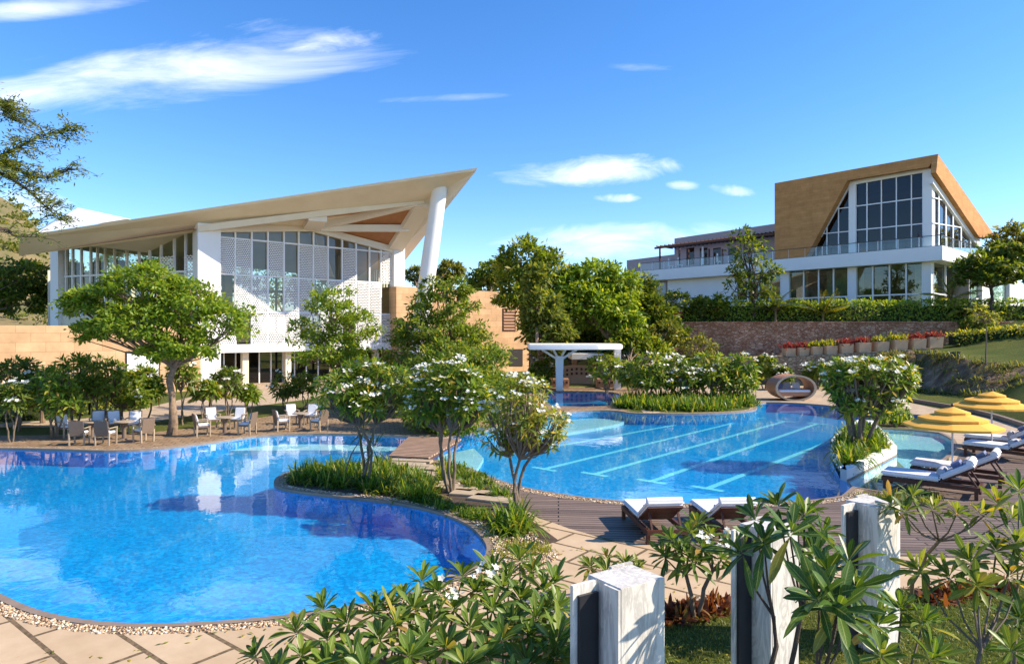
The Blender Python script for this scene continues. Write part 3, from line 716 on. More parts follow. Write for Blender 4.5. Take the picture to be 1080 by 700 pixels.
# loose pebbles along both near pool edges (uncountable)
r = np.random.default_rng(5)
ico = bmesh.new(); bmesh.ops.create_icosphere(ico, subdivisions=1, radius=1); iv = np.array([v.co[:] for v in ico.verts]); ifc = np.array([[v.index for v in f_.verts] for f_ in ico.faces]); ico.free()
pp = []
def along(poly, d0, d1, dens, test):
    for i in range(len(poly)):
        a, b = np.array(poly[i]), np.array(poly[(i+1) % len(poly)]); L_ = np.linalg.norm(b-a)
        if L_ < 1e-4: continue
        t_ = (b-a)/L_; nn = np.array((t_[1], -t_[0]))*(1 if area(poly) > 0 else -1)
        for _ in range(int(L_*(d1-d0)*dens)):
            p = a+t_*r.uniform(0, L_)+nn*r.uniform(d0, d1)
            if test(p): pp.append(p)
ok = lambda p: not inany(p[0], p[1], cop) and p[1] > 4
along(left_pool, .14, .36, 620, lambda p: ok(p) and p[1] < 19 and p[0] > -12)
along(right_main, .14, .38, 420, lambda p: ok(p) and p[1] < 21.5 and p[0] < 9.5)
for x, y in scatter(gp([(500, 570), (516, 572), (560, 560), (590, 585), (575, 600), (520, 612), (500, 600)]), 1500, random.Random(3)):
    if ok((x, y)): pp.append(np.array((x, y)))
pp = np.array(pp); m_ = len(pp); sz = r.uniform(.011, .028, m_); rz = r.uniform(0, PI, m_)
sc = np.stack([sz*r.uniform(.9, 1.4, m_), sz*r.uniform(.7, 1.1, m_), sz*r.uniform(.45, .8, m_)], 1)
q = iv[None]*sc[:, None, :]; x = q[..., 0]*np.cos(rz)[:, None]-q[..., 1]*np.sin(rz)[:, None]; y = q[..., 0]*np.sin(rz)[:, None]+q[..., 1]*np.cos(rz)[:, None]
V = np.stack([x+pp[:, 0:1], y+pp[:, 1:2], q[..., 2]+sc[:, 2:3]*.6], -1).reshape(-1, 3)
Ft = (ifc[None]+(np.arange(m_)*len(iv))[:, None, None]).reshape(-1, 3)
me = bpy.data.meshes.new('pebbles'); me.vertices.add(len(V)); me.vertices.foreach_set('co', V.astype(np.float32).ravel()); me.loops.add(Ft.size); me.loops.foreach_set('vertex_index', Ft.astype(np.int32).ravel())
me.polygons.add(len(Ft)); me.polygons.foreach_set('loop_start', (np.arange(len(Ft))*3).astype(np.int32)); me.update(calc_edges=True); me.polygons.foreach_set('use_smooth', [True]*len(Ft))
me.materials.append(MATS['pebble_loose']); o = bpy.data.objects.new('pebbles', me); COL.objects.link(o); kind(tag(o, 'loose tan pebbles laid between the pool coping and the paving', 'pebbles'), 'stuff')
# stepping stones across the island
for i, (x, y, a) in enumerate([(432, 488, .1), (441, 494, .2), (452, 501, .0), (465, 508, .15), (481, 515, -.1), (500, 521, .1), (520, 527, -.1)]):
    g = G(x, y); mb = MB(); mb.box((g.x, g.y, .02), (1.25, .62, .08), -.35+a)
    o = mb.build('stepping_stone', 'step_stone', bevel=.015)
    tag(o, ['stepping stone nearest the wooden bridge', 'second stepping stone from the wooden bridge', 'third stepping stone from the wooden bridge', 'middle stepping stone of the path across the island',
            'third to last stepping stone before the deck', 'stepping stone just before the last one by the deck', 'last stepping stone, beside the strap leaved clump at the deck'][i], 'stepping stone', 'stepping stones on the island path')
# near lawn blades
r = np.random.default_rng(8); R_ = random.Random(8)
pts = np.array(scatter([tuple(p) for p in gp([(690, 661), (760, 636), (800, 629), (870, 624), (1000, 619), (1100, 610), (1190, 640), (1190, 760), (640, 760), (650, 700)])], 26000, R_)); n = len(pts)
lv = Leaves(); ph = r.uniform(0, 2*PI, n); e = r.uniform(.6, 1.5, n)
lv.add(np.c_[pts, np.zeros(n)], np.stack([np.cos(ph)*np.cos(e), np.sin(ph)*np.cos(e), np.sin(e)], 1), np.stack([-np.cos(ph)*np.sin(e), -np.sin(ph)*np.sin(e), np.cos(e)], 1), r.uniform(.03, .075, n), .006, T_DIA)
kind(tag(lv.build('grass', LM['grass']), 'short sunlit grass around the marble pillars', 'grass'), 'stuff')

# ================================================================== RIGHT HILLSIDE
def ribbon(name, rows, mat, rough=0.0, seed=0, sub=6):
    """surface through several polylines of equal count, resampled and roughened"""
    import itertools
    rs = [smooth3(rw, sub) for rw in rows]; V = []; nc = len(rs[0]); allr = []
    for a, b in zip(rs[:-1], rs[1:]):
        for k in range(4): allr.append([p.lerp(q_, k/4) for p, q_ in zip(a, b)])
    allr.append(rs[-1]); Fs = []
    for rw in allr:
        for p in rw:
            d = mnoise.noise(p*.9+Vector((seed, 0, 0)))*rough+mnoise.noise(p*2.7+Vector((seed, 5, 0)))*rough*.5
            V.append(p+Vector((d*.4, -abs(d), d*.5)))
    for i in range(len(allr)-1):
        for j in range(nc-1): Fs.append((i*nc+j, i*nc+j+1, (i+1)*nc+j+1, (i+1)*nc+j))
    mb = MB(); mb.v = V; mb.f = Fs; o = mb.build(name, mat, smooth=True); return kind(o, 'structure')
def smooth3(pts, seg):
    out = []; n = len(pts); pts = [Vector(p) for p in pts]
    for i in range(n-1):
        p0, p1, p2, p3 = pts[max(0, i-1)], pts[i], pts[i+1], pts[min(n-1, i+2)]
        for s_ in range(seg):
            t_ = s_/seg; out.append(.5*((2*p1)+(p2-p0)*t_+(2*p0-5*p1+4*p2-p3)*t_*t_+(3*p1-p0-3*p2+p3)*t_**3))
    out.append(pts[-1]); return out
row_path = [G(925, 415), G(965, 424), G(1010, 432), G(1050, 441), G(1085, 452), G(1160, 475), G(1300, 520)]
row_path = [p+Vector((0, .25, .02)) for p in row_path]
row_base = [P(925, 413, 49.5), P(965, 413, 47.5), P(1005, 416, 44), P(1040, 418, 41), P(1085, 402, 38.5), P(1160, 396, 34), P(1300, 392, 28)]
row_top = [P(925, 373, 53.2), P(962, 370, 52.8), P(1000, 374, 48), P(1040, 384, 44.5), P(1085, 385, 43), P(1160, 384, 39), P(1300, 384, 32)]
row_hedge = [P(925, 370, 56), P(962, 369, 56), P(1002, 367, 55), P(1040, 364, 53), P(1085, 361, 51), P(1160, 358, 46), P(1300, 356, 38)]
row_up = [P(925, 368, 60.2), P(962, 367, 59.8), P(1002, 362, 59.4), P(1040, 347, 59), P(1085, 337, 58), P(1160, 334, 52), P(1300, 332, 42)]
ribbon('lawn', [row_path, row_base], 'lawn_grass', .03)
ribbon('rock_bank', [row_base, row_top], 'rock_face', .75, 3, 10)
ribbon('lawn', [row_top, row_hedge, row_up], 'lawn_grass', .03)
# garden kerb between path and sloping lawn
mb = MB(); rp = smooth3(row_path, 4)
for a, b in zip(rp[:-1], rp[1:]): mb.beam(a+Vector((0, -.1, .08)), b+Vector((0, -.1, .08)), .22, .24)
kind(mb.build('kerb', 'coping_stone'), 'structure')
# terrace fill behind the retaining walls (earth plateau)
TZ = 5.75
UW = [P(660, 346, 64), P(700, 343, 62.5), P(760, 341.5, 61.5), P(850, 341, 61), P(950, 340, 60.5), P(1032, 339, 60), P(1300, 338, 60)]
mb = MB(); top = [Vector((p.x, p.y+.4, 5.2)) for p in UW]
mb.face([top[0], *top[1:], Vector((120, 70, 5.2)), Vector((120, 170, 5.2)), Vector((5, 170, 5.2)), Vector((5, 100, 5.2))])
mb.face([top[0], Vector((5, 100, 5.2)), Vector((5, 96, 0)), Vector((top[0].x-1, top[0].y, 0))])
kind(mb.build('terrace', 'lawn_grass'), 'structure')
t = thing('retaining_wall', 'upper rough red stone retaining wall below the long hedge', 'wall', (30, 61, 0))
w1 = [Vector((p.x, p.y, 0)) for p in UW]; V = []
mb = MB()
for a, b in zip(w1[:-1], w1[1:]):
    mb.prism([(a.x, a.y), (b.x, b.y), (b.x, b.y+.6), (a.x, a.y+.6)], 1.0, 5.25)
mb.build('wall', 'rubble_red', t)
mb = MB()
for a, b in zip(w1[:-1], w1[1:]): mb.prism([(a.x, a.y-.07), (b.x, b.y-.07), (b.x, b.y+.62), (a.x, a.y+.62)], 5.252, 5.36)
mb.build('coping', 'rubble_red', t)
mb = MB(); p_ = w1[1]; mb.box((p_.x+.4, p_.y-.25, 2.9), (1.5, 1.0, 5.6)); mb.hexa([(p_.x-.45, p_.y-.85, 5.7), (p_.x+1.25, p_.y-.85, 5.7), (p_.x+1.25, p_.y+.35, 5.7), (p_.x-.45, p_.y+.35, 5.7)], [(p_.x+.2, p_.y-.3, 6.5), (p_.x+.6, p_.y-.3, 6.5), (p_.x+.6, p_.y-.2, 6.5), (p_.x+.2, p_.y-.2, 6.5)])
tag(mb.build('gate_pier', 'rubble_red'), 'squat stone pier with pyramid cap at the left end of the red wall', 'pier')
LWp = [(700, 378, 59.5), (780, 377, 57.5), (828, 376, 56), (880, 373.5, 54.6), (940, 370, 53.6), (985, 367, 53.2)]
LW = [P(a, b, c) for a, b, c in LWp]
t = thing('retaining_wall', 'lower brown stone retaining wall carrying the row of clay planters', 'wall', (25, 56, 0))
mb = MB()
for a, b in zip(LW[:-1], LW[1:]): mb.hexa([(a.x, a.y, 0), (b.x, b.y, 0), (b.x, b.y+1.4, 0), (a.x, a.y+1.4, 0)], [(a.x, a.y, a.z), (b.x, b.y, b.z), (b.x, b.y+1.4, b.z), (a.x, a.y+1.4, a.z)])
mb.build('wall', 'rubble_brown', t)
mb = MB()
for a, b in zip(LW[:-1], LW[1:]): mb.hexa([(a.x, a.y+1.402, 0), (b.x, b.y+1.402, 0), (b.x, b.y+8, 0), (a.x, a.y+8, 0)], [(a.x, a.y+1.402, a.z-.1), (b.x, b.y+1.402, b.z-.1), (b.x, b.y+8, b.z), (a.x, a.y+8, a.z)])
kind(mb.build('terrace_soil', 'soil'), 'structure')
# clay planters on that wall
pc = [(834, 12), (848.5, 12), (862.5, 12.5), (877.5, 13), (893.5, 14), (912, 14.5), (931, 14.5), (950, 15.5), (969.5, 15.5), (987, 16)]
kinds = ['pink', 'pink', 'yellow', 'yellow', 'pink', 'pink', 'yellow', 'yellow', 'pink', 'pink']
ordn = ['first', 'second', 'third', 'fourth', 'fifth', 'sixth', 'seventh', 'eighth', 'ninth', 'tenth']
r = np.random.default_rng(4)
for i, (px, wpx) in enumerate(pc):
    zt = np.interp(px, [q[0] for q in LWp], [q[1] for q in LWp]); Y = np.interp(px, [q[0] for q in LWp], [q[2] for q in LWp])+.75
    g = P(px, zt, Y-.4); g.z += 0.0; wd = wpx*Y/F*.92; h = wd*.78
    t = thing('planter', '%s clay planter box from the left on the stone ledge, filled with %s plants' % (ordn[i], {'pink': 'pink red', 'yellow': 'yellow green'}[kinds[i]]), 'planter', (g.x, Y, g.z), 0, 'clay planters on the stone ledge')
    mb = MB(); x0, z0 = g.x, g.z; a = wd/2
    mb.hexa([(x0-a*.9, Y-a*.9, z0), (x0+a*.9, Y-a*.9, z0), (x0+a*.9, Y+a*.9, z0), (x0-a*.9, Y+a*.9, z0)], [(x0-a, Y-a, z0+h), (x0+a, Y-a, z0+h), (x0+a, Y+a, z0+h), (x0-a, Y+a, z0+h)])
    mb.build('pot', 'planter_clay', t, bevel=.02)
    mb = MB(); mb.box((x0, Y, z0+h+.02), (wd*.9, wd*.9, .05)); mb.build('pot_soil', 'soil', t)
    lv = Leaves(); n = 260; c = np.array((x0, Y, z0+h))+r.normal(0, 1, (n, 3))*np.array((a*.55, a*.5, .12)); ph = r.uniform(0, 2*PI, n); e = r.uniform(.5, 1.5, n)
    lv.add(c, np.stack([np.cos(ph)*np.cos(e), np.sin(ph)*np.cos(e), np.sin(e)], 1), r.normal(0, 1, (n, 3)), r.uniform(.22, .42, n), .05)
    lv.build('foliage', LM[kinds[i]], t)

# ================================================================== PAVILION (left building)
A = Vector((-24.3, 53.0, 0)); dF = Vector((math.cos(AF), math.sin(AF), 0)); FP = VP(A, AF); nF = FP.n
pav = thing('pavilion', 'large white pavilion with a soaring cream wedge roof and perforated white panels', 'building', A)
def fx(px, z, off=0.0):
    p = FP.at(px, 300, off); p.z = z; return p
# columns
def column_box(c, w_, d_, z0, z1, ang):
    m = MB(); m.box((c.x, c.y, (z0+z1)/2), (w_, d_, z1-z0), ang); return m
cL = FP.at(218, 300); column_box(cL, 1.75, 1.3, 0, 12.95, AF).build('column', 'white_plaster', pav, bevel=.02)
cR = FP.at(418.5, 300); column_box(cR, 1.25, 1.0, 0, 13.0, AF).build('column', 'white_plaster', pav, bevel=.02)
FB = Vector((-40.6, 59.2, 0)); AB = math.atan2(FB.y-cL.y, FB.x-cL.x)
column_box(Vector((-40.2, 59.0, 0)), 1.0, 1.0, 0, 12.1, AB).build('column', 'white_plaster', pav)
# leaning round column
mb = MB(); mb.tube([P(436, 402, 58.6), P(450, 297, 58.0), P(464, 196, 57.4), P(466, 186, 57.4)], [.78, .72, .66, .66], 28); mb.build('column', 'white_plaster', pav, smooth=True)
# panel grid: columns of 16 px, three storeys of panels
edges = [231, 248, 265.3, 282.3, 299.2, 314.8, 330.4, 345.7, 360.7, 375.3, 389.4, 401.5, 412.5]
zr = [13.35, 12.05, 9.1, 6.12, 3.35]
def ztop(px):   # underside of the roof along the facade
    return np.interp(px, [231, 328, 412], [12.95, 13.75, 12.6])
pat = [  # top row to bottom: P perforated, G glass
 'PPGPGPPGPGGP', 'GPPGPPGPPPPG', 'PGPPPPPPGPPP']
npan = MB()
for rI in range(3):
    for cI in range(12):
        a, b = fx(edges[cI], 0), fx(edges[cI+1], 0)
        if pat[rI][cI] != 'P': continue
        z1, z0 = zr[rI+1]-.07, zr[rI+2]+.07; d = (b-a).normalized()*.06
        npan.slab([a+d+nF*.16+Vector((0, 0, z0)), b-d+nF*.16+Vector((0, 0, z0)), b-d+nF*.16+Vector((0, 0, z1)), a+d+nF*.16+Vector((0, 0, z1))], nF*.03)
        npan.build('perforated_panel', 'perforated_panel', pav); npan = MB()
# mullions
for i, px in enumerate(edges):
    mb = MB(); p = fx(px, 0, .05); z1 = ztop(px); mb.box((p.x, p.y, (3.3+z1)/2), (.13, .2, z1-3.3), AF); mb.build('mullion', 'white_metal', pav)
for z in zr[1:4]:
    mb = MB(); mb.beam(fx(231, z, .02), fx(412.5, z, .02), .16, .13); mb.build('transom', 'white_metal', pav)
mb = MB(); mb.beam(fx(226, 3.05, .1), fx(413, 3.05, .1), .5, .66); mb.build('floor_beam', 'white_plaster', pav)
for a, b in ((231, 314.8), (314.8, 412.5)):
    mb = MB(); mb.face([fx(a, 3.3, -.06), fx(b, 3.3, -.06), fx(b, ztop(b), -.06), fx(328, 13.75, -.06) if a < 300 else fx(b, ztop(b), -.06), fx(a, ztop(a), -.06)][:5] if a < 300 else [fx(a, 3.3, -.06), fx(b, 3.3, -.06), fx(b, ztop(b), -.06), fx(328, 13.7, -.06), fx(a, ztop(a), -.06)])
    if a < 300: mb.f[-1] = (0, 1, 4, 4)[:3] and mb.f[-1]
    if a < 300:
        mb = MB(); mb.face([fx(a, 3.3, -.06), fx(b, 3.3, -.06), fx(b, ztop(b), -.06), fx(a, ztop(a), -.06)])
    mb.build('glazing', 'glass_clear', pav)
# ground storey: recessed dark glazing
mb = MB(); mb.face([fx(231, 0, -1.6), fx(413, 0, -1.6), fx(413, 2.75, -1.6), fx(231, 2.75, -1.6)]); mb.build('glazing', 'glass_dark', pav)
for px in np.linspace(236, 410, 15):
    p = fx(px, 0, -1.55); mb = MB(); mb.box((p.x, p.y, 1.38), (.09, .12, 2.76), AF); mb.build('mullion', 'white_metal', pav)
for px in (258, 303, 352, 396):
    p = fx(px, 0, -.6); mb = MB(); mb.box((p.x, p.y, 1.36), (.5, .5, 2.72), AF); mb.build('pier', 'cream_concrete', pav)
# left wing curtain wall running away from the near column
WP = VP(cL, AB)
def wz(px): return np.interp(px, [65, 215], [12.1, 12.9])
wpx = [70, 77, 86, 96, 103, 111, 121, 134, 147, 158, 170, 184, 196, 206]
wpan = MB()
for i in range(len(wpx)):
    p = WP.at(wpx[i], 300); z1 = wz(wpx[i]); mb = MB(); mb.box((p.x, p.y, (4.5+z1)/2), (.14, .2, z1-4.5), AB); mb.build('mullion', 'white_metal', pav)
mb = MB(); a, b = WP.at(68, 300, -.08), WP.at(208, 300, -.08)
mb.face([(a.x, a.y, 3.5), (b.x, b.y, 3.5), (b.x, b.y, 12.9), (a.x, a.y, 12.1)]); mb.build('glazing', 'glass_clear', pav)
mb = MB(); a, b = WP.at(68, 300, 0), WP.at(208, 300, 0); mb.beam((a.x, a.y, 9.3), (b.x, b.y, 9.3), .14, .14); mb.build('transom', 'white_metal', pav)
mb = MB(); mb.beam((a.x, a.y, 5.2), (b.x, b.y, 5.2), .4, 1.2); mb.build('floor_beam', 'cream_concrete', pav)
for a_, b_ in ((170, 183), (196, 205)):
    a, b = WP.at(a_, 300, .12), WP.at(b_, 300, .12)
    mb = MB(); mb.slab([(a.x, a.y, 6), (b.x, b.y, 6), (b.x, b.y, 10.6), (a.x, a.y, 10.6)], WP.n*.03); mb.build('perforated_panel', 'perforated_panel', pav)
for px in (81, 104, 128, 152, 190):
    p = WP.at(px, 300, -2.5); mb = MB(); mb.box((p.x, p.y, 5.4), (.8, .8, 10.8), AB); mb.build('inner_column', 'interior_wall', pav)
# interior floors, rear glazing bars, lift core
back = 15.0; inn = -nF
def off(p, k): return p+inn*k
e0, e1, w0 = fx(226, 0, -.4), fx(414, 0, -.4), WP.at(70, 300, -.6)
bk0, bk1 = Vector((-37, 74, 0)), Vector((-17, 78, 0))
for z in (3.0,):
    mb = MB(); mb.prism([(e0.x, e0.y), (e1.x, e1.y), (bk1.x, bk1.y), (bk0.x, bk0.y), (w0.x, w0.y)], z-.2, z); mb.build('floor_slab', 'interior_floor', pav)
mb = MB(); mb.prism([(e0.x-6, e0.y+8), (e1.x-6, e1.y+1), (bk1.x, bk1.y), (bk0.x, bk0.y)], 6.2, 6.45); mb.build('gallery', 'interior_floor', pav)
for i in range(11):
    p = bk0.lerp(bk1, i/10); mb = MB(); mb.box((p.x, p.y, 5.5), (.2, .2, 11), AF); mb.build('mullion', 'interior_wall', pav)
    p = e1.lerp(bk1, i/10)
    if 0 < i < 10: mb = MB(); mb.box((p.x, p.y, 5.6), (.14, .14, 11.2), AL); mb.build('mullion', 'white_metal', pav)
for z in (3.6, 6.4, 9.0):
    mb = MB(); mb.beam((bk0.x, bk0.y, z), (bk1.x, bk1.y, z), .2, .3); mb.build('transom', 'interior_wall', pav)
c_ = off(fx(300, 0), 9); mb = MB(); mb.box((c_.x, c_.y, 3.2), (2.2, 1.6, 6.2), AF); mb.build('lift_core', 'interior_wall', pav)
for px in (262, 345, 385):
    c_ = off(fx(px, 0), 5); mb = MB(); mb.box((c_.x, c_.y, 6), (.7, .7, 12), AF); mb.build('inner_column', 'interior_wall', pav)
p = fx(268, 3.4, -1.2); mb = MB(); mb.beam(p, p+dF*1.0+Vector((0, 0, 2.6)), .14, .14); mb.beam(p+dF*1.05, p+dF*.1+Vector((0, 0, 2.6)), .14, .14); mb.build('brace', 'white_metal', pav)
# ---- roof: wedge folded plate
T = P(503.5, 177, 55.5); L0 = P(20, 249, 47.5); Bk = P(405, 299, 80); BL = Vector((-44.5, 76, 13.4))
Tl, Ll, Bl_ = T+Vector((-.1, .1, -.22)), P(20, 252.5, 47.7), Bk+Vector((0, 0, -.4))
K = P(447, 213, 58.8); Lf = P(20, 270, 49.3); M = P(424, 262, 64.6); Pf = P(209, 242.5, 52.0); BLl = BL-Vector((0, 0, .5))
PK = fx(328, 13.8, .15)
mb = MB(); mb.face([L0, T, Bk]); mb.face([L0, Bk, BL]); mb.build('roof', 'cream_concrete', pav)
for nm, q, mt in (('fascia', [L0, Ll, Tl, T], 'cream_concrete'), ('fascia', [T, Tl, Bl_, Bk], 'cream_concrete'), ('fascia', [L0, BL, BLl, Ll], 'cream_concrete'),
               ('soffit_edge', [Ll, Lf, K, Tl], 'cream_concrete'), ('soffit_edge', [Tl, K, M, Bl_], 'cream_soffit')):
    mb = MB(); mb.face(q); mb.build(nm, mt, pav)
# triangulated warm coffers under the roof
C1 = fx(226, 12.9, .1); C2 = fx(416, 12.55, .1); up = Vector((0, 0, .06))
mb = MB(); mb.face([C1+up, K.lerp(C1, .0)+up, PK+up*1.6]); mb.face([K+up, C2+up, PK+up*1.6]); mb.face([Lf+up, Pf+up, C1+up, Vector((FB.x, FB.y, 12.1))+up]); mb.build('soffit', 'soffit_wood', pav)
mb = MB(); mb.face([C1+up, PK+up*1.6, Vector((-30, 72, 12.6))]); mb.face([PK+up*1.6, C2+up, Vector((-19, 76, 9.6))]); mb.face([PK+up*1.6, Vector((-19, 76, 9.6)), Vector((-30, 72, 12.6))]); mb.face([C1+up, Vector((-30, 72, 12.6)), Vector((FB.x, FB.y, 12.1))+up]); mb.build('soffit', 'interior_wall', pav)
def rbeam(a, b, w_, h=.6, mt='cream_soffit'): mb = MB(); dz = Vector((0, 0, -.22)); mb.beam(a+dz, b+dz, w_, h); mb.build('roof_beam', mt, pav)
KM = K.lerp(C2, .5)
rbeam(Pf+Vector((0, 0, .3)), K+Vector((0, 0, .3)), .4, .5, 'cream_concrete'); rbeam(K+Vector((.0, 0, .05)), C2+Vector((0, 0, .1)), 1.5)
rbeam(PK, K+Vector((-.6, 0, .1)), .9); rbeam(PK, KM, .6); rbeam(PK, C2, .5); rbeam(C1, PK, .5)
rbeam(PK, Pf.lerp(K, .50), 1.5); rbeam(PK+up, Vector((-30, 70, 12.4)), .5); rbeam(C1+up, Vector((-30, 70, 12.2)), .5); rbeam(PK+up, Vector((-21, 74, 10.2)), .5)
# folded plate behind the left corner: white pyramid roof
wr = thing('white_roof', 'small bright white pitched roof rising behind the low end of the pavilion roof', 'roof', P(85, 240, 70))
mb = MB(); ap = P(82, 219, 72); bs = [P(38, 246, 62), P(134, 231, 66), P(160, 236, 82), P(50, 236, 84)]
for i in range(4): mb.face([bs[i], bs[(i+1) % 4], ap])
mb.build('roof_plane', 'white_plaster', wr)
mb = MB(); cs = [Vector((b.x, b.y, 0)).lerp(Vector((ap.x, ap.y, 0)), .25) for b in bs]; mb.prism([(c.x, c.y) for c in cs], 0, 10.4); mb.build('wall', 'cream_concrete', wr)

# sandstone garden wall in front of the pavilion's left wing
sw0, sw1 = Vector((-23.4, 49.9, 0)), Vector((-38.0, 36.8, 0))
t = thing('sandstone_wall', 'long plain sandstone wall behind the dark plumerias, left of the pavilion', 'wall', sw0)
mb = MB(); dS = (sw1-sw0).normalized(); nS = Vector((-dS.y, dS.x, 0)); nS = nS if nS.y > 0 else -nS
q = [sw0, sw1, sw1+nS*.7, sw0+nS*.7]; mb.prism([(v.x, v.y) for v in q], 0, 4.82); mb.build('wall', 'sandstone_cladding', t)
SP = VP(sw0, math.atan2(dS.y, dS.x))
def sdoor(px0, px1, z1, mat, nm, o=.03):
    a, b = SP.at(px0, 380, o), SP.at(px1, 380, o); mb = MB(); mb.slab([(a.x, a.y, 0.02), (b.x, b.y, .02), (b.x, b.y, z1), (a.x, a.y, z1)], SP.n*.05); return mb.build(nm, mat, t)
d_ = sdoor(134, 167, 2.9, 'white_plaster', 'doorway')
for k in range(6):
    a = SP.at(146+k*3.2, 380, .1); mb = MB(); mb.box((a.x, a.y, 1.2), (.05, .05, 2.3)); mb.build('bar', 'white_metal', d_)
sdoor(132.5, 168.5, 3.05, 'dark_metal', 'door_frame', .005)
# tan cube at the right of the pavilion
cb = Vector((1.9, 75, 0)); TP = VP(cb, AF); b0 = TP.at(418, 330)
t = thing('sandstone_block', 'plain sandstone block with one square shuttered window, right of the leaning column', 'building', cb)
mb = MB(); q = [b0, cb, cb+Vector((-.66, .75, 0))*9, b0+Vector((-.66, .75, 0))*9]; mb.prism([(v.x, v.y) for v in q], 0, 8.75); mb.build('wall', 'sandstone_cladding', t)
def rect_on(pl, x0, y0, x1, y1, o, th, mat, nm, par):
    a, b, c, d = pl.at(x0, y1, o), pl.at(x1, y1, o), pl.at(x1, y0, o), pl.at(x0, y0, o); mb = MB(); mb.slab([a, b, c, d], pl.n*th); return mb.build(nm, mat, par)
w_ = rect_on(TP, 530, 325, 543.5, 349, .01, .06, 'dark_wood', 'window', t)
for k in range(7):
    y = 327+k*3.2; rect_on(TP, 531.2, y, 542.5, y+1.6, .075, .04, 'terracotta_render', 'louvre', w_)
rect_on(TP, 537, 368, 551, 386, .01, .05, 'dark_metal', 'doorway', t)
# ================================================================== PLUNGE POOL PAVILION (white canopy)
c0 = G(590, 412); t = thing('canopy', 'white flat canopy on a square post with Y brackets beside the back pool', 'canopy', c0)
zc = 3.22; xs0, xs1 = P(557, 370, c0.y).x, P(656, 370, c0.y).x
pl = [(xs0, c0.y-2.2), (xs1-2.2, c0.y-2.4), (xs1-.6, c0.y-1.6), (xs1, c0.y-.2), (xs1-.4, c0.y+1.5), (xs1-2, c0.y+2.4), (xs0, c0.y+2.4)]
pl = smoothc(pl[1:6], 5, False)+[pl[6], pl[0]]
mb = MB(); mb.prism(pl, zc-.10, zc+.26); mb.build('canopy_slab', 'white_plaster', t, bevel=.05)
mb = MB(); mb.prism([(x_*1.0, y_) for x_, y_ in offset(pl, -.12)], zc+.262, zc+.30); mb.build('roof_sheet', 'cream_soffit', t)
mb = MB(); mb.hexa([(c0.x-.24, c0.y-.24, 0), (c0.x+.24, c0.y-.24, 0), (c0.x+.24, c0.y+.24, 0), (c0.x-.24, c0.y+.24, 0)], [(c0.x-.3, c0.y-.3, 2.6), (c0.x+.3, c0.y-.3, 2.6), (c0.x+.3, c0.y+.3, 2.6), (c0.x-.3, c0.y+.3, 2.6)]); mb.build('post', 'white_plaster', t, bevel=.02)
for dx in (-1.3, -.45, .45, 1.3):
    mb = MB(); mb.beam((c0.x+dx*.1, c0.y, 2.35), (c0.x+dx, c0.y, zc-.14), .12, .16); mb.build('bracket', 'white_plaster', t)
p2 = G(650, 411); mb = MB(); mb.box((p2.x+.2, p2.y+.8, 1.55), (.5, .5, 3.1)); mb.build('post', 'white_plaster', t)
c1 = P(645, 378, 57); t = thing('canopy', 'lower cream canopy slab behind the white one, reaching right to the shrubs', 'canopy', (c1.x, c1.y, 0))
mb = MB(); mb.box((c1.x, c1.y, 2.35), (7.2, 3.4, .5)); mb.build('canopy_slab', 'cream_soffit', t, bevel=.04)
for dx in (-3.2, 3.2): mb = MB(); mb.box((c1.x+dx, c1.y, 1.05), (.4, .4, 2.1)); mb.build('post', 'terracotta_render', t)
# curved niche wall
t = thing('niche_wall', 'curved terracotta seat wall with rows of small dark niches under the canopy', 'wall', G(615, 409))
cw = G(616, 409); mb = MB(); R0 = 4.2; N = 18
def arc(k, R): a = math.radians(200+140*k/N); return (cw.x+R*math.cos(a)*.72, cw.y+3.4+R*math.sin(a)*-.2)
prof = lambda k: .85+.75*math.sin(PI*k/N)
cwv = []
for k in range(N):
    a, b, c, d = arc(k, R0), arc(k+1, R0), arc(k+1, R0+.8), arc(k, R0+.8)
    a, b = (a[0], a[1]-.3), (b[0], b[1]-.3); c, d = (b[0], b[1]+.5), (a[0], a[1]+.5); z0, z1 = prof(k), prof(k+1)
    mb.hexa([(*a, 0), (*b, 0), (*c, 0), (*d, 0)] if a[0] < b[0] else [(*b, 0), (*a, 0), (*d, 0), (*c, 0)], [(*a, z0), (*b, z1), (*c, z1), (*d, z0)] if a[0] < b[0] else [(*b, z1), (*a, z0), (*d, z0), (*c, z1)])
    if k % 1 == 0: cwv.append(((a[0]+b[0])/2, (a[1]+b[1])/2, min(z0, z1)))
mb.build('wall', 'terracotta_render', t)
for x, y, z in cwv[2:-2]:
    for dz in (.32, .68):
        if z-dz > .25: m2 = MB(); m2.box((x, y-.02, z-dz), (.17, .1, .2)); m2.build('niche', 'dark_wood', t)
for dx in (-2.0, 1.9):
    m2 = MB(); m2.box((cw.x+dx, cw.y+.6, .35), (1.7, .8, .7)); m2.build('seat', 'terracotta_render', t, bevel=.04)
    for k in range(5): m3 = MB(); m3.box((cw.x+dx-.66+k*.33, cw.y+.19, .42), (.14, .06, .2)); m3.build('niche', 'dark_wood', t)

# ================================================================== RIGHT BUILDING
C = Vector((42.8, 66.0, 0)); GZ = 5.22
LP = VP(C, AL); RP_ = VP(C, AF)        # long side, gable side
bld = thing('hillside_building', 'terracotta and white glass fronted building with a slanting frame on the terrace', 'building', (C.x, C.y, GZ))
dL, dR = Vector((math.cos(AL), math.sin(AL), 0)), Vector((math.cos(AF), math.sin(AF), 0)); nL, nR = LP.n, RP_.n
def lp(px, z, o=0.0): p = LP.at(px, 300, o); p.z = z; return p
def rp(px, z, o=0.0): p = RP_.at(px, 300, o); p.z = z; return p
ZB, ZT = 11.55, 13.0
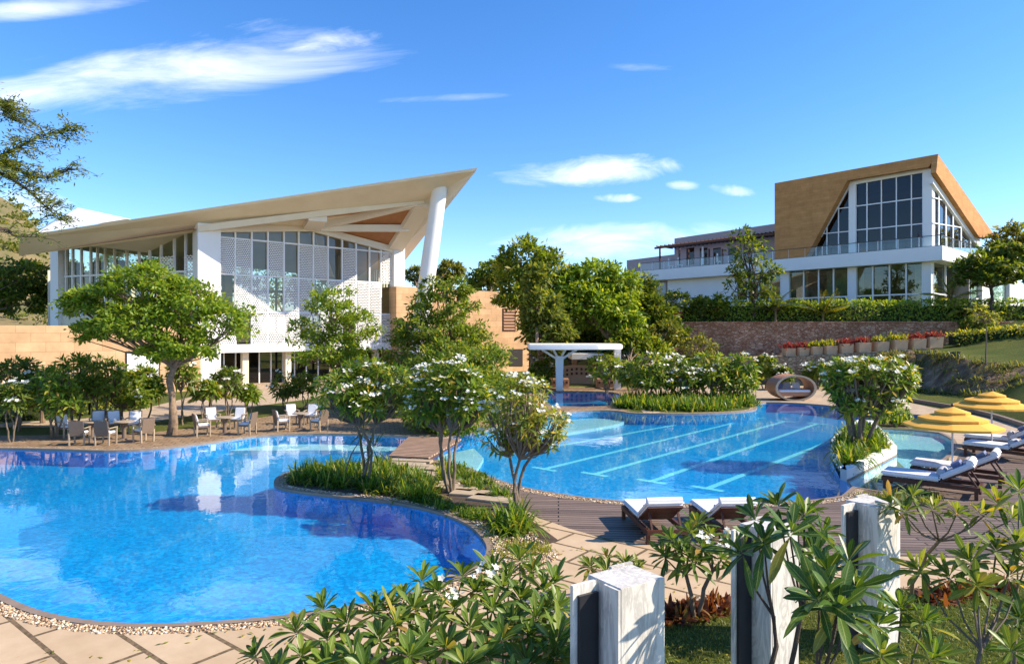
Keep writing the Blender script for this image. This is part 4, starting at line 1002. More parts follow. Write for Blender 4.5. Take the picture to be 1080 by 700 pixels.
# white first floor slab / balcony band
Lend = lp(668, 0); Rend = C+dR*15.0
mb = MB(); q = [C, Rend, Rend+dL*30, Lend+(-nL)*18, Lend]
q2 = [(v.x, v.y) for v in (C, Rend, Rend-nL*0+dL*38, Lend)]
mb.prism(q2, ZB, ZT); mb.build('balcony_slab', 'white_plaster', bld, bevel=.03)
# ground floor walls set back 1.3 m
o1 = -1.3
gC = C+(-nL)*1.3+(-nR)*1.3
def wallseg(pl, p0, p1, z0, z1, o, th, mat, nm):
    a, b = pl.at(p0, 300, o), pl.at(p1, 300, o); mb = MB(); mb.slab([(a.x, a.y, z0), (b.x, b.y, z0), (b.x, b.y, z1), (a.x, a.y, z1)], -pl.n*th); return mb.build(nm, mat, bld)
wallseg(LP, 704, 777, GZ, ZB, o1, .4, 'white_plaster', 'wall'); wallseg(LP, 676, 703.5, GZ, ZB, o1, .3, 'interior_wall', 'wall')
for a in (684, 694): wallseg(LP, a, a+8, GZ+.8, ZB-.3, o1+.12, .05, 'grey_curtain', 'shutter')
for a, b in ((824, 832), (895, 903), (973.5, 982)): wallseg(LP, a, b, GZ, ZB, o1+.25, .6, 'white_plaster', 'column')
gl = [(777, 824, 4), (832, 895, 4), (903, 973.5, 4)]
for a, b, n in gl:
    g_ = wallseg(LP, a, b, GZ+.3, ZB, o1-.1, .03, 'glass_clear', 'glazing')
    for k in range(n+1):
        x = a+(b-a)*k/n; p = LP.at(min(x, b-.3), 300, o1); mb = MB(); mb.box((p.x, p.y, (GZ+ZB)/2), (.14, .16, ZB-GZ), AL); mb.build('mullion', 'white_metal', bld)
    for z in (8.35, GZ+.35):
        mb = MB(); p, q = lp(a, z, o1), lp(b, z, o1); mb.beam(p, q, .14, .14); mb.build('transom', 'white_metal', bld)
wallseg(LP, 783, 823, GZ, ZB-.1, o1-.8, .05, 'grey_curtain', 'curtain'); wallseg(LP, 833, 852, GZ, ZB-.1, o1-.8, .05, 'grey_curtain', 'curtain')
wallseg(LP, 872, 893, GZ, ZB-.1, o1-.8, .05, 'grey_curtain', 'curtain'); wallseg(LP, 905, 911, GZ, ZB-.1, o1-.8, .05, 'grey_curtain', 'curtain'); wallseg(LP, 965, 973, GZ, ZB-.1, o1-.8, .05, 'grey_curtain', 'curtain')
# interior rear wall, floor
mb = MB(); a, b = C+(-nL)*9+dL*-0, Lend+(-nL)*9; mb.slab([(a.x, a.y, GZ), (b.x, b.y, GZ), (b.x, b.y, ZB), (a.x, a.y, ZB)], -nL*.3); mb.build('inner_wall', 'interior_wall', bld)
# gable side ground floor
for a, b, n in ((984, 1036, 4), (1046, 1066, 1)):
    wallseg(RP_, a, b, GZ+.3, ZB, o1-.1, .03, 'glass_clear', 'glazing')
    for k in range(n+1):
        p = RP_.at(a+(b-a)*k/n, 300, o1); mb = MB(); mb.box((p.x, p.y, (GZ+ZB)/2), (.14, .16, ZB-GZ), AF); mb.build('mullion', 'white_metal', bld)
    mb = MB(); mb.beam(rp(a, 8.35, o1), rp(b, 8.35, o1), .14, .14); mb.build('transom', 'white_metal', bld)
wallseg(RP_, 1036, 1044, GZ, ZB, o1+.3, .6, 'white_plaster', 'column'); wallseg(RP_, 1065, 1074, GZ, ZB, o1+.3, .6, 'white_plaster', 'column')
# upper storey: terracotta frame, drawn on the two faces
of = -.15
def polyw(pl, pts, o, th, mat, nm):
    mb = MB(); mb.slab([pl.at(x, y, o) for x, y in pts], -pl.n*th); return mb.build(nm, mat, bld)
tl = [(817, 193.3), (989, 162.6), (979.5, 176), (893.5, 190.5), (850.5, 270.3), (817, 273.4)]
polyw(LP, [tl[0], tl[1], tl[2], tl[3]], of, .45, 'terracotta_long', 'frame')
polyw(LP, [tl[0], tl[3], tl[4], tl[5]], of, 1.9, 'terracotta_long', 'frame')
# sloping gable frame; top corner shared with the long side
tc_ = LP.at(989, 162.6, of); GP_ = VP(tc_, AF)
gp_ = [GP_.at(989, 162.6), GP_.at(1050.5, 251.0), GP_.at(1042.5, 254.0), GP_.at(980.5, 180)]
k_ = RP_.at(1050, 251); 
polyR = lambda pts, o, th, mat, nm, pl=GP_: polyw(pl, pts, o, th, mat, nm)
polyR([(989.3, 162.8), (1050.5, 250.6), (1033, 250.2), (987.5, 182)], .0, .5, 'terracotta_gable', 'frame')
# roof plates behind the frames
mb = MB(); r0, r1 = LP.at(817, 193.3, of-.02), tc_; r2 = GP_.at(1050.5, 250.6)
mb.face([r0, r1, r2, r0+(r2-r1)]); mb.build('roof', 'terracotta_gable', bld)
zs = r2.z; 
mb = MB(); b = r0+(r2-r1); mb.face([(r0.x, r0.y, ZT), (b.x, b.y, ZT), b, r0]); mb.build('wall', 'terracotta_gable', bld)
# white frame + upper glazing 1.2 m behind the terracotta
u = -1.25
GW = MATS['white_plaster']
def colpx(a, b, y0, y1, pl, o, nm='column', mat='white_plaster', th=.5): polyw(pl, [(a, y0), (b, y0), (b, y1), (a, y1)], o, th, mat, nm)
colpx(895, 902.5, 187, 268, LP, u+.2); colpx(973.5, 983.0, 178, 262, LP, u+.3, th=.9)
polyw(LP, [(893, 189.5), (981, 174), (976, 181.5), (899, 195)], u+.15, .4, 'white_plaster', 'window_head')
polyw(LP, [(893, 194), (898, 194), (854, 271), (850, 271)], u+.1, .3, 'white_plaster', 'window_jamb')
polyw(LP, [(902, 194), (974, 180.5), (974, 262.5), (902, 268)], u-.1, .03, 'glass_dark', 'glazing')
polyw(LP, [(895.5, 194), (895.5, 268.5), (852, 271.5)], u-.1, .03, 'glass_dark', 'glazing')
for x0_, x1_ in ((904, 913.6), (915, 928.8), (930.2, 944.6), (946, 960.6), (961.9, 972.4)):
    yt = 195.5-(x0_-902)*13.5/72; polyw(LP, [(x0_, yt), (x1_, yt-(x1_-x0_)*.18), (x1_, yt+9.5-(x1_-x0_)*.16), (x0_, yt+10)], u-.32, .03, 'blind_cloth', 'blind')
vl = [914.3, 929.5, 945.3, 961.2]
for x in vl+[902.8, 973.2]:
    yt = 194-(x-902)*13.5/72; polyw(LP, [(x-.55, yt), (x+.55, yt), (x+.55, 266), (x-.55, 266)], u+.02, .1, 'white_metal', 'mullion')
for y0, y1 in ((217, 207.8), (242.2, 235.2)):
    polyw(LP, [(902.5, y0), (973.5, y1), (973.5, y1+1.1), (902.5, y0+1.1)], u+.03, .08, 'white_metal', 'transom')
for x, yt in ((884.3, 212), (872, 234), (860.5, 254)):
    polyw(LP, [(x-.5, yt), (x+.5, yt), (x+.5, 270), (x-.5, 270)], u+.02, .1, 'white_metal', 'mullion')
polyw(LP, [(881, 220), (895.5, 218.2), (895.5, 219.2), (880.5, 221)], u+.03, .08, 'white_metal', 'transom')
polyw(LP, [(868, 246), (895.5, 243.4), (895.5, 244.4), (867.6, 247)], u+.03, .08, 'white_metal', 'transom')
# gable glazing
ug = -1.1
polyw(RP_, [(984, 186), (1031, 252), (1031, 262), (984, 260)], ug-.1, .03, 'glass_dark', 'glazing')
polyw(RP_, [(984, 187), (1035, 255), (1033, 262), (1029, 257), (984, 193)], ug+.2, .3, 'white_plaster', 'window_jamb')
for x in (990.5, 998, 1005.5, 1014, 1024):
    yt = 190+(x-984)*1.35; polyw(RP_, [(x-.5, yt), (x+.5, yt), (x+.5, 262), (x-.5, 262)], ug+.03, .08, 'white_metal', 'mullion')
for y0, y1, x1 in ((207.5, 212.5, 1001), (234.5, 240.5, 1021)):
    polyw(RP_, [(984, y0), (x1, y1), (x1, y1+1.1), (984, y0+1.1)], ug+.05, .08, 'white_metal', 'transom')
# dark interior box behind the upper glass
mb = MB(); a, b = C+(-nL)*8+(-nR)*3, lp(850, 0, -8); mb.slab([(a.x, a.y, ZT), (b.x, b.y, ZT), (b.x, b.y, 19), (a.x, a.y, 19)], -nL*.3); mb.build('inner_wall', 'interior_wall', bld)
# glass railing
rl = thing('glass_railing', 'long glass balustrade with dark handrail along the balcony of the hillside building', 'railing', (C.x, C.y, ZT))
a = lp(676, ZT, -.18); c = C+(-nL)*.18+(-nR)*.18; c.z = ZT; e = Vector((Rend.x, Rend.y, ZT))+(-nR)*.18
for p, q in ((a, c), (c, e)):
    mb = MB(); mb.beam(p+Vector((0, 0, 1.08)), q+Vector((0, 0, 1.08)), .09, .07); mb.build('handrail', 'dark_metal', rl)
    mb = MB(); mb.beam(p+Vector((0, 0, .03)), q+Vector((0, 0, .03)), .08, .055); mb.build('base_rail', 'dark_metal', rl)
    mb = MB(); mb.face([p+Vector((0, 0, .06)), q+Vector((0, 0, .06)), q+Vector((0, 0, 1.04)), p+Vector((0, 0, 1.04))]); mb.build('glass_pane', 'glass_rail', rl)
    n = int((q-p).length/1.9)
    for k in range(n+1):
        s_ = p.lerp(q, k/n); mb = MB(); mb.box((s_.x, s_.y, ZT+.55), (.06, .06, 1.0)); mb.build('post', 'white_metal', rl)
# set-back upper wall with pergola terrace
polyw(LP, [(711.3, 251.5), (817.4, 236), (817.4, 275), (711.3, 285)], -4.0, 6.0, 'pinkish_render', 'wall')
polyw(LP, [(661, 274.5), (712, 268.2), (712, 284), (661, 288)], -5.2, 3.0, 'pinkish_render', 'parapet')
for a in (724, 738, 752, 768, 784): polyw(LP, [(a, 262), (a+8, 261), (a+8, 279), (a, 280)], -3.96, .04, 'glass_dark', 'window')
polyw(LP, [(740, 260), (742, 260), (742, 279), (740, 279.5)], -3.9, .1, 'white_metal', 'downpipe')
pg = thing('pergola', 'dark timber pergola over the terrace beside the terracotta wall', 'pergola', lp(760, ZT))
for o_ in (-.7, -2.2, -3.7):
    mb = MB(); mb.beam(LP.at(690.5, 261.8, o_), LP.at(816.5, 246.5 if o_ > -3 else 247, o_), .16, .26); mb.build('beam', 'dark_wood', pg)
for k in range(30):
    x = 692+k*4.25; zt = 261.0-(x-690.5)*15.3/126; p = LP.at(x, zt, -.3); q = LP.at(x, zt, -.3)-nL*3.9; q.z = p.z+.0; p.z += .16; q.z = p.z
    mb = MB(); mb.beam(p, q, .08, .14); mb.build('rafter', 'dark_wood', pg)
for x in (696, 716.5, 726, 748, 762, 806):
    p = LP.at(x, 262, -.75); mb = MB(); mb.box((p.x, p.y, (ZT+p.z-(x-696)*.002)/2), (.18, .18, p.z-ZT), AL); mb.build('post', 'dark_wood', pg)

# ================================================================== FURNITURE
def rot2(x, y, a): return (x*math.cos(a)-y*math.sin(a), x*math.sin(a)+y*math.cos(a))
def make_chair(cush=True):
    t = thing('dining_chair', '', 'chair')
    m = MB(); m.box((0, 0, .40), (.52, .52, .07)); m.build('seat', 'rattan', t, bevel=.012)
    m = MB(); m.hexa([(-.27, -.29, .36), (.27, -.29, .36), (.27, -.24, .36), (-.27, -.24, .36)], [(-.26, -.40, .96), (.26, -.40, .96), (.26, -.35, .96), (-.26, -.35, .96)]); m.build('backrest', 'rattan', t, bevel=.012)
    m = MB(); m.box((0, .02, .475), (.48, .48, .085)); m.build('cushion', 'cushion_white', t, bevel=.03)
    m = MB(); m.hexa([(-.23, -.235, .50), (.23, -.235, .50), (.23, -.17, .50), (-.23, -.17, .50)], [(-.22, -.345, .93), (.22, -.345, .93), (.22, -.285, .93), (-.22, -.285, .93)]); m.build('back_cushion', 'cushion_white', t, bevel=.02)
    for s in (-1, 1):
        m = MB(); m.hexa([(s*.255-.025, .21, 0), (s*.255+.025, .21, 0), (s*.255+.025, .26, 0), (s*.255-.025, .26, 0)], [(s*.27-.025, .21, .64), (s*.27+.025, .21, .64), (s*.27+.025, .26, .64), (s*.27-.025, .26, .64)]); m.build('leg', 'rattan_light', t)
        m = MB(); m.hexa([(s*.255-.025, -.31, 0), (s*.255+.025, -.31, 0), (s*.255+.025, -.26, 0), (s*.255-.025, -.26, 0)], [(s*.27-.025, -.31, .5), (s*.27+.025, -.31, .5), (s*.27+.025, -.24, .5), (s*.27-.025, -.24, .5)]); m.build('leg', 'rattan_light', t)
        m = MB(); m.box((s*.28, -.03, .66), (.07, .6, .035)); m.build('armrest', 'rattan_light', t, bevel=.01)
    return t
def make_table():
    t = thing('garden_table', '', 'table')
    m = MB(); n = 24; c = [(math.cos(2*PI*k/n)*.38, math.sin(2*PI*k/n)*.38) for k in range(n)]; m.prism(c, .70, .74); m.build('tabletop', 'rattan_light', t, bevel=.008)
    m = MB(); m.tube([(0, 0, .04), (0, 0, .4), (0, 0, .70)], [.09, .07, .16], 12); m.build('pedestal', 'rattan', t)
    m = MB(); m.tube([(0, 0, 0), (0, 0, .05)], [.27, .2], 16); m.build('base', 'rattan', t)
    return t
ch0 = make_chair(); tb0 = make_table(); first = [True, True]
def put(proto, idx, x, y, rz, label, group):
    o = proto if first[idx] else copy_tree(proto); first[idx] = False
    o.location = (x, y, 0.002); o.rotation_euler = (0, 0, rz); o['label'] = label; o['group'] = group; return o
tables = [((97, 463.3), 'leftmost garden table on the patio, between the rattan chairs left of the big tree', [
            ((70, 461), 'leftmost rattan chair with white cushions at the left table, facing right'), ((84, 468.5), 'rattan chair seen from behind, left one of the two at the pool edge'), ((103, 456.5), 'rattan chair on the far side of the leftmost table, half hidden behind it')]),
          ((131, 463), 'second garden table from the left, just left of the big tree', [
            ((112, 468.5), 'rattan chair seen from behind, right one of the two at the pool edge'), ((151, 465.5), 'rattan chair seen from the side, nearest to the left of the big tree trunk'), ((141, 457), 'white cushioned chair on the far side of the table beside the big tree'), ((121, 456.5), 'white cushioned chair behind the second table, second from the big tree')]),
          ((237, 457.5), 'garden table of the middle group, right of the big tree', [
            ((214, 459.5), 'rattan chair left of the middle table, nearest to the right of the big tree'), ((224, 452), 'white cushioned chair behind the middle table on its left'), ((260, 458), 'rattan chair on the right of the middle table'), ((251, 452), 'white cushioned chair behind the middle table on its right')]),
          ((317, 452.5), 'garden table of the right group, near the middle of the patio', [
            ((300, 454), 'rattan chair left of the right hand table group'), ((308, 447.5), 'white cushioned chair behind the right hand table on its left'), ((336, 454), 'rattan chair on the right of the right hand table group'), ((328, 447.5), 'white cushioned chair behind the right hand table on its right')])]
for (px, py), lab, chs in tables:
    g = G(px, py); put(tb0, 1, g.x, g.y, 0, lab, 'garden tables on the patio')
    for (cx, cy), cl in chs:
        c = G(cx, cy); d = g-c; k = max(0, .82-d.length); c = c-d.normalized()*k; put(ch0, 0, c.x, c.y, math.atan2(d.y, d.x)-PI/2, cl, 'rattan chairs on the patio')
# loungers
def make_lounger(Wd=.86, back=.62, dark=True):
    t = thing('sun_lounger', '', 'sun lounger'); L2 = 2.05; hb = .78; h = .30
    m = MB()
    for s in (-1, 1): m.box((s*(Wd/2-.03), 0, h-.05), (.06, L2, .10))
    for y in (-L2/2+.03, L2/2-.03): m.box((0, y, h-.05), (Wd-.125, .06, .098))
    m.build('frame', 'dark_wood', t)
    for sx_ in (-1, 1):
        for y in (-L2/2+.08, L2/2-.08):
            m = MB(); m.box((sx_*(Wd/2-.035), y, (h-.1)/2-.001), (.075, .08, h-.1)); m.build('leg', 'dark_wood', t)
    m = MB()
    for k in range(9): m.box((0, -L2/2+.12+k*.135, h+.015), (Wd-.13, .10, .025))
    m.build('slats', 'dark_wood', t)
    y0 = L2/2-hb; a = math.radians(31); hy, hz = math.cos(a), math.sin(a)
    def bx(u0, u1, v0, v1, w_): # u along the backrest, v normal to it
        pts = lambda s: [(s*w_/2, y0+u*hy-v*hz, h+.03+u*hz+v*hy) for u, v in ((u0, v0), (u1, v0), (u1, v1), (u0, v1))]
        q = MB(); q.hexa(pts(-1), pts(1)); return q
    bk = bx(0, hb, 0, .035, Wd-.1).build('backrest', 'dark_wood', t)
    for k in range(7): q = bx(.05+k*.105, .05+k*.105+.075, -.018, -.002, Wd-.16); q.build('slat', 'dark_wood', bk)
    for s in (-1, 1): m = MB(); m.beam((s*(Wd/2-.12), y0+hb*.75*hy, h+.02+hb*.75*hz), (s*(Wd/2-.12), L2/2-.06, h-.04), .04, .04); m.build('strut', 'dark_wood', t)
    m = MB(); m.box((0, -(L2-(L2-hb))/2+0.0-.02, h+.085), (Wd-.04, L2-hb, .115)); m.build('cushion', 'cushion_white', t, bevel=.04)
    bx(.02, hb+.05, .04, .16, Wd-.04).build('back_cushion', 'cushion_white', t, bevel=.04)
    q = MB(); cu, cv = hb-.02, .16; ctr = lambda x_: (x_, y0+cu*hy-cv*hz, h+.03+cu*hz+cv*hy)
    q.tube([ctr(-Wd/2+.05), ctr(Wd/2-.05)], .075, 12); q.build('head_roll', 'cushion_white', t, smooth=True)
    pm = bx(.30, .62, .16, .28, Wd*.6).build('pillow', 'cushion_blue', t, bevel=.06)
    q = MB(); q.tube([(-Wd*.3, y0-.02, h+.24), (Wd*.3, y0-.02, h+.24)], .095, 12); q.build('towel_roll', 'cushion_grey', t, smooth=True)
    return t
lg0 = make_lounger(); f_ = [True]
def lounger(x, y, rz, lab, grp):
    o = lg0 if f_[0] else copy_tree(lg0); f_[0] = False
    o.location = (x, y, .002); o.rotation_euler = (0, 0, rz); o['label'] = lab; o['group'] = grp; return o
lounger(3.12, 14.75, PI+.10, 'sun lounger by the pool edge seen from behind, left of the pair', 'sun loungers on the wooden deck')
lounger(4.68, 14.75, PI+.06, 'sun lounger by the pool edge seen from behind, right of the pair, partly behind leaves', 'sun loungers on the wooden deck')
def between(f, h): f, h = G(*f), G(*h); c = (f+h)/2; d = h-f; return c.x, c.y, math.atan2(d.y, d.x)-PI/2
for f, h, lab in (((938, 512), (1030, 524), 'front sun lounger with blue pillow in front of the nearer yellow umbrella'), ((967, 501), (1056, 512), 'sun lounger just behind the front one, beside the nearer umbrella pole'),
                  ((1021, 478), (1102, 488), 'front lounger of the far pair beside the farther yellow umbrella'), ((1019, 469.5), (1098, 477), 'rear lounger of the far pair, behind the farther umbrella pole')):
    x, y, a = between(f, h); o = lounger(x, y, a, lab, 'sun loungers on the wooden deck'); o.scale = (1.08, 1.12, 1.1)
# side tables by loungers
g = G(950, 530); 
# umbrellas
def make_umbrella():
    t = thing('umbrella', '', 'umbrella'); n = 8; R = 1.30
    def tier(r0, z0, r1, z1, nm, th=.02):
        m = MB(); k2 = n*4
        def rr(r_, i): fr = (i % 4)/4; return r_*(1-.045*math.sin(PI*fr))
        V = []
        for r_, z_ in ((r0, z0), ((r0+r1)/2, z0+(z1-z0)*.5), (r1, z1)):
            for i in range(k2): a = 2*PI*i/k2+.2; V.append(Vector((rr(r_, i)*math.cos(a), rr(r_, i)*math.sin(a), z_)))
        lowr = [Vector((v.x, v.y, v.z-.07)) for v in V[-k2:]]; V += lowr; m.v = V
        for l in range(3):
            for i in range(k2): j = (i+1) % k2; m.f.append((l*k2+i, l*k2+j, (l+1)*k2+j, (l+1)*k2+i))
        return m.build(nm, 'umbrella_cloth', t)
    tier(.02, 2.24, .46, 2.09, 'canopy_top'); tier(.26, 2.07, .90, 1.90, 'canopy_middle'); tier(.68, 1.89, R, 1.68, 'canopy')
    m = MB(); m.tube([(0, 0, 0), (0, 0, 2.24)], .028, 10); m.build('pole', 'cushion_white', t)
    m = MB(); m.tube([(0, 0, 2.23), (0, 0, 2.28), (0, 0, 2.34)], [.03, .045, .01], 8); m.build('finial', 'dark_wood', t)
    m = MB(); m.tube([(0, 0, 0), (0, 0, .08)], [.3, .26], 20); m.build('base', 'white_plaster', t)
    for k in range(n):
        a = 2*PI*k/n+.2; m = MB(); m.beam((.03*math.cos(a), .03*math.sin(a), 1.9), (R*.97*math.cos(a), R*.97*math.sin(a), 1.65), .02, .02); m.build('rib', 'dark_wood', t)
    return t
um = make_umbrella(); g = G(1004.5, 507); um.location = (g.x, g.y, .002); um['label'] = 'nearer tiered yellow umbrella, over the front pair of loungers'; um['group'] = 'yellow umbrellas'
u2 = copy_tree(um); g = G(1046, 474.5); u2.location = (g.x, g.y, .002); u2['label'] = 'farther tiered yellow umbrella in front of the sloping lawn'; um.scale = (.98, .98, .98); u2.scale = (.98, .98, .98); u2.rotation_euler.z = .3
# daybed
g = G(838.5, 422.5); t = thing('daybed', 'round woven wicker daybed pod with pale cushion and blue pillows by the far pool edge', 'daybed', g)
def hoop(y0, y1, rx, rz_, th, nm, mat, cz=.82, a0=0, a1=360, back=False):
    m = MB(); n = 48; V = []
    for k in range(n+1):
        a = math.radians(a0+(a1-a0)*k/n)
        for (r_, y_) in ((1, y0), (1, y1), (1-th/rx, y1), (1-th/rx, y0)):
            V.append(Vector((g.x+rx*r_*math.cos(a), g.y+y_*(1+.0*math.sin(a)), cz+rz_*r_*math.sin(a))))
    m.v = V
    for k in range(n):
        for j in range(4): j2 = (j+1) % 4; m.f.append((k*4+j, k*4+j2, k*4+4+j2, k*4+4+j))
    return m.build(nm, mat, t)
hoop(-.1, 1.5, 1.30, .82, .10, 'shell', 'wicker_brown'); hoop(-.18, -.1, 1.32, .84, .16, 'rim', 'rattan_light')
m = MB(); m.box((g.x, g.y+.65, .42), (2.2, 1.3, .28)); m.build('seat', 'wicker_brown', t, bevel=.04)
m = MB(); m.box((g.x, g.y+.6, .62), (2.05, 1.25, .14)); m.build('cushion', 'cushion_white', t, bevel=.05)
for dx, mt in ((-.62, 'cushion_blue'), (-.1, 'cushion_grey'), (.5, 'cushion_white')):
    m = MB(); m.hexa([(g.x+dx-.25, g.y+.9, .7), (g.x+dx+.25, g.y+.9, .7), (g.x+dx+.25, g.y+1.02, .7), (g.x+dx-.25, g.y+1.02, .7)], [(g.x+dx-.25, g.y+1.05, 1.1), (g.x+dx+.25, g.y+1.05, 1.1), (g.x+dx+.25, g.y+1.17, 1.1), (g.x+dx-.25, g.y+1.17, 1.1)]); m.build('pillow', mt, t, bevel=.05)
# wooden bridge
t = thing('wooden_bridge', 'flat wooden plank bridge over the channel between the two pools', 'bridge', G(450, 474))
c4 = [G(431, 463), G(487, 465), G(452, 485.5), G(410, 483.5)]; n = 15; c4 = [c4[3], c4[2], c4[1], c4[0]]
for k in range(n):
    a, b = c4[0].lerp(c4[3], (k+.04)/n), c4[1].lerp(c4[2], (k+.04)/n); c, d = c4[1].lerp(c4[2], (k+.80)/n), c4[0].lerp(c4[3], (k+.80)/n)
    m = MB(); m.prism([(v.x, v.y) for v in (a, b, c, d)], .05, .11); m.build('plank', MATS['bridge_wood'] if 'bridge_wood' in MATS else plain('bridge_wood', (.36, .23, .15), (.26, .16, .10), 3, .7, bump=.3), t)
for e_ in (.06, .94):
    m = MB(); a = c4[0].lerp(c4[1], e_); b = c4[3].lerp(c4[2], e_); m.beam(a+Vector((0, 0, .0)), b+Vector((0, 0, .0)), .12, .1); m.build('joist', 'dark_wood', t)
for k in range(2):
    g0 = G(412+k*4, 486.5+k*4); g1 = G(455, 488.5+k*4.5); m = MB(); m.beam(g0+Vector((0, 0, .05-.02*k)), g1+Vector((0, 0, .05-.02*k)), .35, .08); m.build('step', 'step_stone', t)

# marble pillars
def pillar(px, Yc, H, lab, A_=.56, seed=0):
    c = Vector(((px-540)/F*Yc, Yc, 0)); r_ = Vector((.85, .527, 0)).normalized(); l_ = Vector((-.58, .815, 0)).normalized()
    t = thing('marble_pillar', lab, 'pillar', c, 0, 'white marble pillars on the lawn')
    w = lambda a, b: tuple((c+r_*a+l_*b)[:2])
    m = MB(); m.prism([w(0, 0), w(A_, 0), w(A_, .46), w(0, .46)], -.1, H); m.build('shaft', 'white_marble', t, bevel=.006)
    m = MB(); m.prism([w(-.03, .003), w(-.002, .003), w(-.002, .20), w(-.03, .20)], -.1, H-.012); m.build('side_plate', 'white_marble', t)
    m = MB(); m.prism([w(-.31, .30), w(-.032, .30), w(-.032, .34), w(-.31, .34)], -.1, H-.005); m.build('wing_plate', 'white_marble', t)
    m = MB(); m.prism([w(-.26, .262), w(-.034, .262), w(-.034, .298), w(-.26, .298)], -.1, H-.10); m.build('shade_sheet', 'recess_shade', t)  # black sheet paints the block's shade onto the wing plate, top strip left clear
    m = MB(); m.prism([w(A_*.55, .463), w(A_+.03, .463), w(A_+.03, .50), w(A_*.55, .50)], -.1, H+.012); m.build('back_plate', 'white_marble', t)
    return t
pillar(655, 6.15, 2.02, 'nearest white marble pillar with dark recess, cut by the bottom edge of the photo')
pillar(815, 7.9, 2.02, 'middle marble pillar, partly behind the large leaved plumeria', .50)
pillar(927, 9.05, 2.02, 'farthest marble pillar, standing beside the wooden deck', .54)

# person on the balcony
pp_ = LP.at(970, 262, -.55); pz = ZT+.01
t = bpy.data.meshes.new('person'); J = {'p': (0, 0, .95), 's': (0, 0, 1.2), 'c': (0, 0, 1.38), 'n': (0, 0, 1.5), 'h': (0, .01, 1.6), 'h2': (0, 0, 1.72),
 'la': (-.19, 0, 1.40), 'lb': (-.24, .02, 1.13), 'lc': (-.2, -.16, .98), 'ra': (.19, 0, 1.40), 'rb': (.25, .02, 1.13), 'rc': (.22, -.14, .98),
 'lh': (-.1, 0, .9), 'lk': (-.11, -.02, .5), 'lf': (-.11, 0, .06), 'lt': (-.12, -.15, .03), 'rh': (.1, 0, .9), 'rk': (.12, .02, .5), 'rf': (.13, .03, .06), 'rt': (.14, -.12, .03)}
Rr = dict(p=.14, s=.13, c=.15, n=.055, h=.085, h2=.07, la=.06, lb=.045, lc=.035, ra=.06, rb=.045, rc=.035, lh=.085, lk=.06, lf=.045, lt=.03, rh=.085, rk=.06, rf=.045, rt=.03)
ks = list(J); E = [('p', 's'), ('s', 'c'), ('c', 'n'), ('n', 'h'), ('h', 'h2'), ('c', 'la'), ('la', 'lb'), ('lb', 'lc'), ('c', 'ra'), ('ra', 'rb'), ('rb', 'rc'), ('p', 'lh'), ('lh', 'lk'), ('lk', 'lf'), ('lf', 'lt'), ('p', 'rh'), ('rh', 'rk'), ('rk', 'rf'), ('rf', 'rt')]
t.from_pydata([J[k] for k in ks], [(ks.index(a), ks.index(b)) for a, b in E], []); o = bpy.data.objects.new('person', t); COL.objects.link(o)
md = o.modifiers.new('skin', 'SKIN'); ms = o.modifiers.new('sub', 'SUBSURF'); ms.levels = ms.render_levels = 1
for i, k in enumerate(ks): t.skin_vertices[0].data[i].radius = (Rr[k], Rr[k]*.8)
t.skin_vertices[0].data[0].use_root = True; plain('dark_clothes', (.08, .07, .08), (.06, .05, .06), 5, .8); t.materials.append(MATS['dark_clothes'])
o.location = (pp_.x, pp_.y, pz); tag(o, 'person in dark clothes standing at the glass balustrade on the balcony', 'person')
# terrace seats under the pergola
def patio_chair(px, lab):
    p = LP.at(px, 279, -.9); t = thing('terrace_chair', lab, 'chair', (p.x, p.y, ZT+.01), AL, 'white chairs on the upper terrace')
    m = MB(); m.box((p.x, p.y, ZT+.45), (.7, .6, .1), AL); m.build('seat', 'cushion_white', t)
    m = MB(); m.box((p.x-nL.x*.3, p.y-nL.y*.3, ZT+.95), (.7, .1, 1.1), AL); m.build('backrest', 'cushion_white', t)
    for a, b in ((-.28, -.22), (.28, -.22), (-.28, .22), (.28, .22)):
        x, y = rot2(a, b, AL); m = MB(); m.box((p.x+x, p.y+y, ZT+.205), (.05, .05, .39), AL); m.build('leg', 'white_metal', t)
patio_chair(707.5, 'white high backed chair, leftmost under the pergola'); patio_chair(717.5, 'white high backed chair, second from the left under the pergola'); patio_chair(759, 'white chair under the pergola nearest to the terracotta wall')
# ================================================================== HILL
V = []; nx, ny = 60, 24; Fs = []
for j in range(ny):
    for i in range(nx):
        x = -420+i*6.2; y = 150+j*12
        prof_ = np.interp(x/y*700+540, [-900, -300, -60, 20, 60, 130, 200], [72, 74, 70, 52, 36, 8, -4])
        e = math.sin(PI*min(1, j/(ny*.6))/2); z = prof_*e*(y/230)**.6+mnoise.noise(Vector((x*.02, y*.02, 1)))*7*e+mnoise.noise(Vector((x*.08, y*.08, 4)))*2.0*e-1
        V.append((x, y, z))
for j in range(ny-1):
    for i in range(nx-1): a = j*nx+i; Fs.append((a, a+1, a+nx+1, a+nx))
mb = MB(); mb.v = [Vector(v) for v in V]; mb.f = Fs; kind(mb.build('hill', 'hill_earth', smooth=True), 'structure')
r = np.random.default_rng(12); idx = r.integers(nx*1, nx*(ny-8), 2600); pc_ = np.array(V)[idx]+r.normal(0, 2, (2600, 3))*np.array((1, 1, 0)); q = np.repeat(pc_, 16, 0)+r.normal(0, .8, (2600*16, 3))*np.array((1, 1, .7))+np.array((0, 0, .4))
lv = Leaves(); n = len(q); lv.add(q, r.normal(0, 1, (n, 3)), r.normal(0, 1, (n, 3))+np.array((0, 0, 1)), 1.3, .5); kind(tag(lv.build('scrub', LM['olive']), 'dry scrub dotted over the brown hill at the left', 'scrub'), 'stuff')

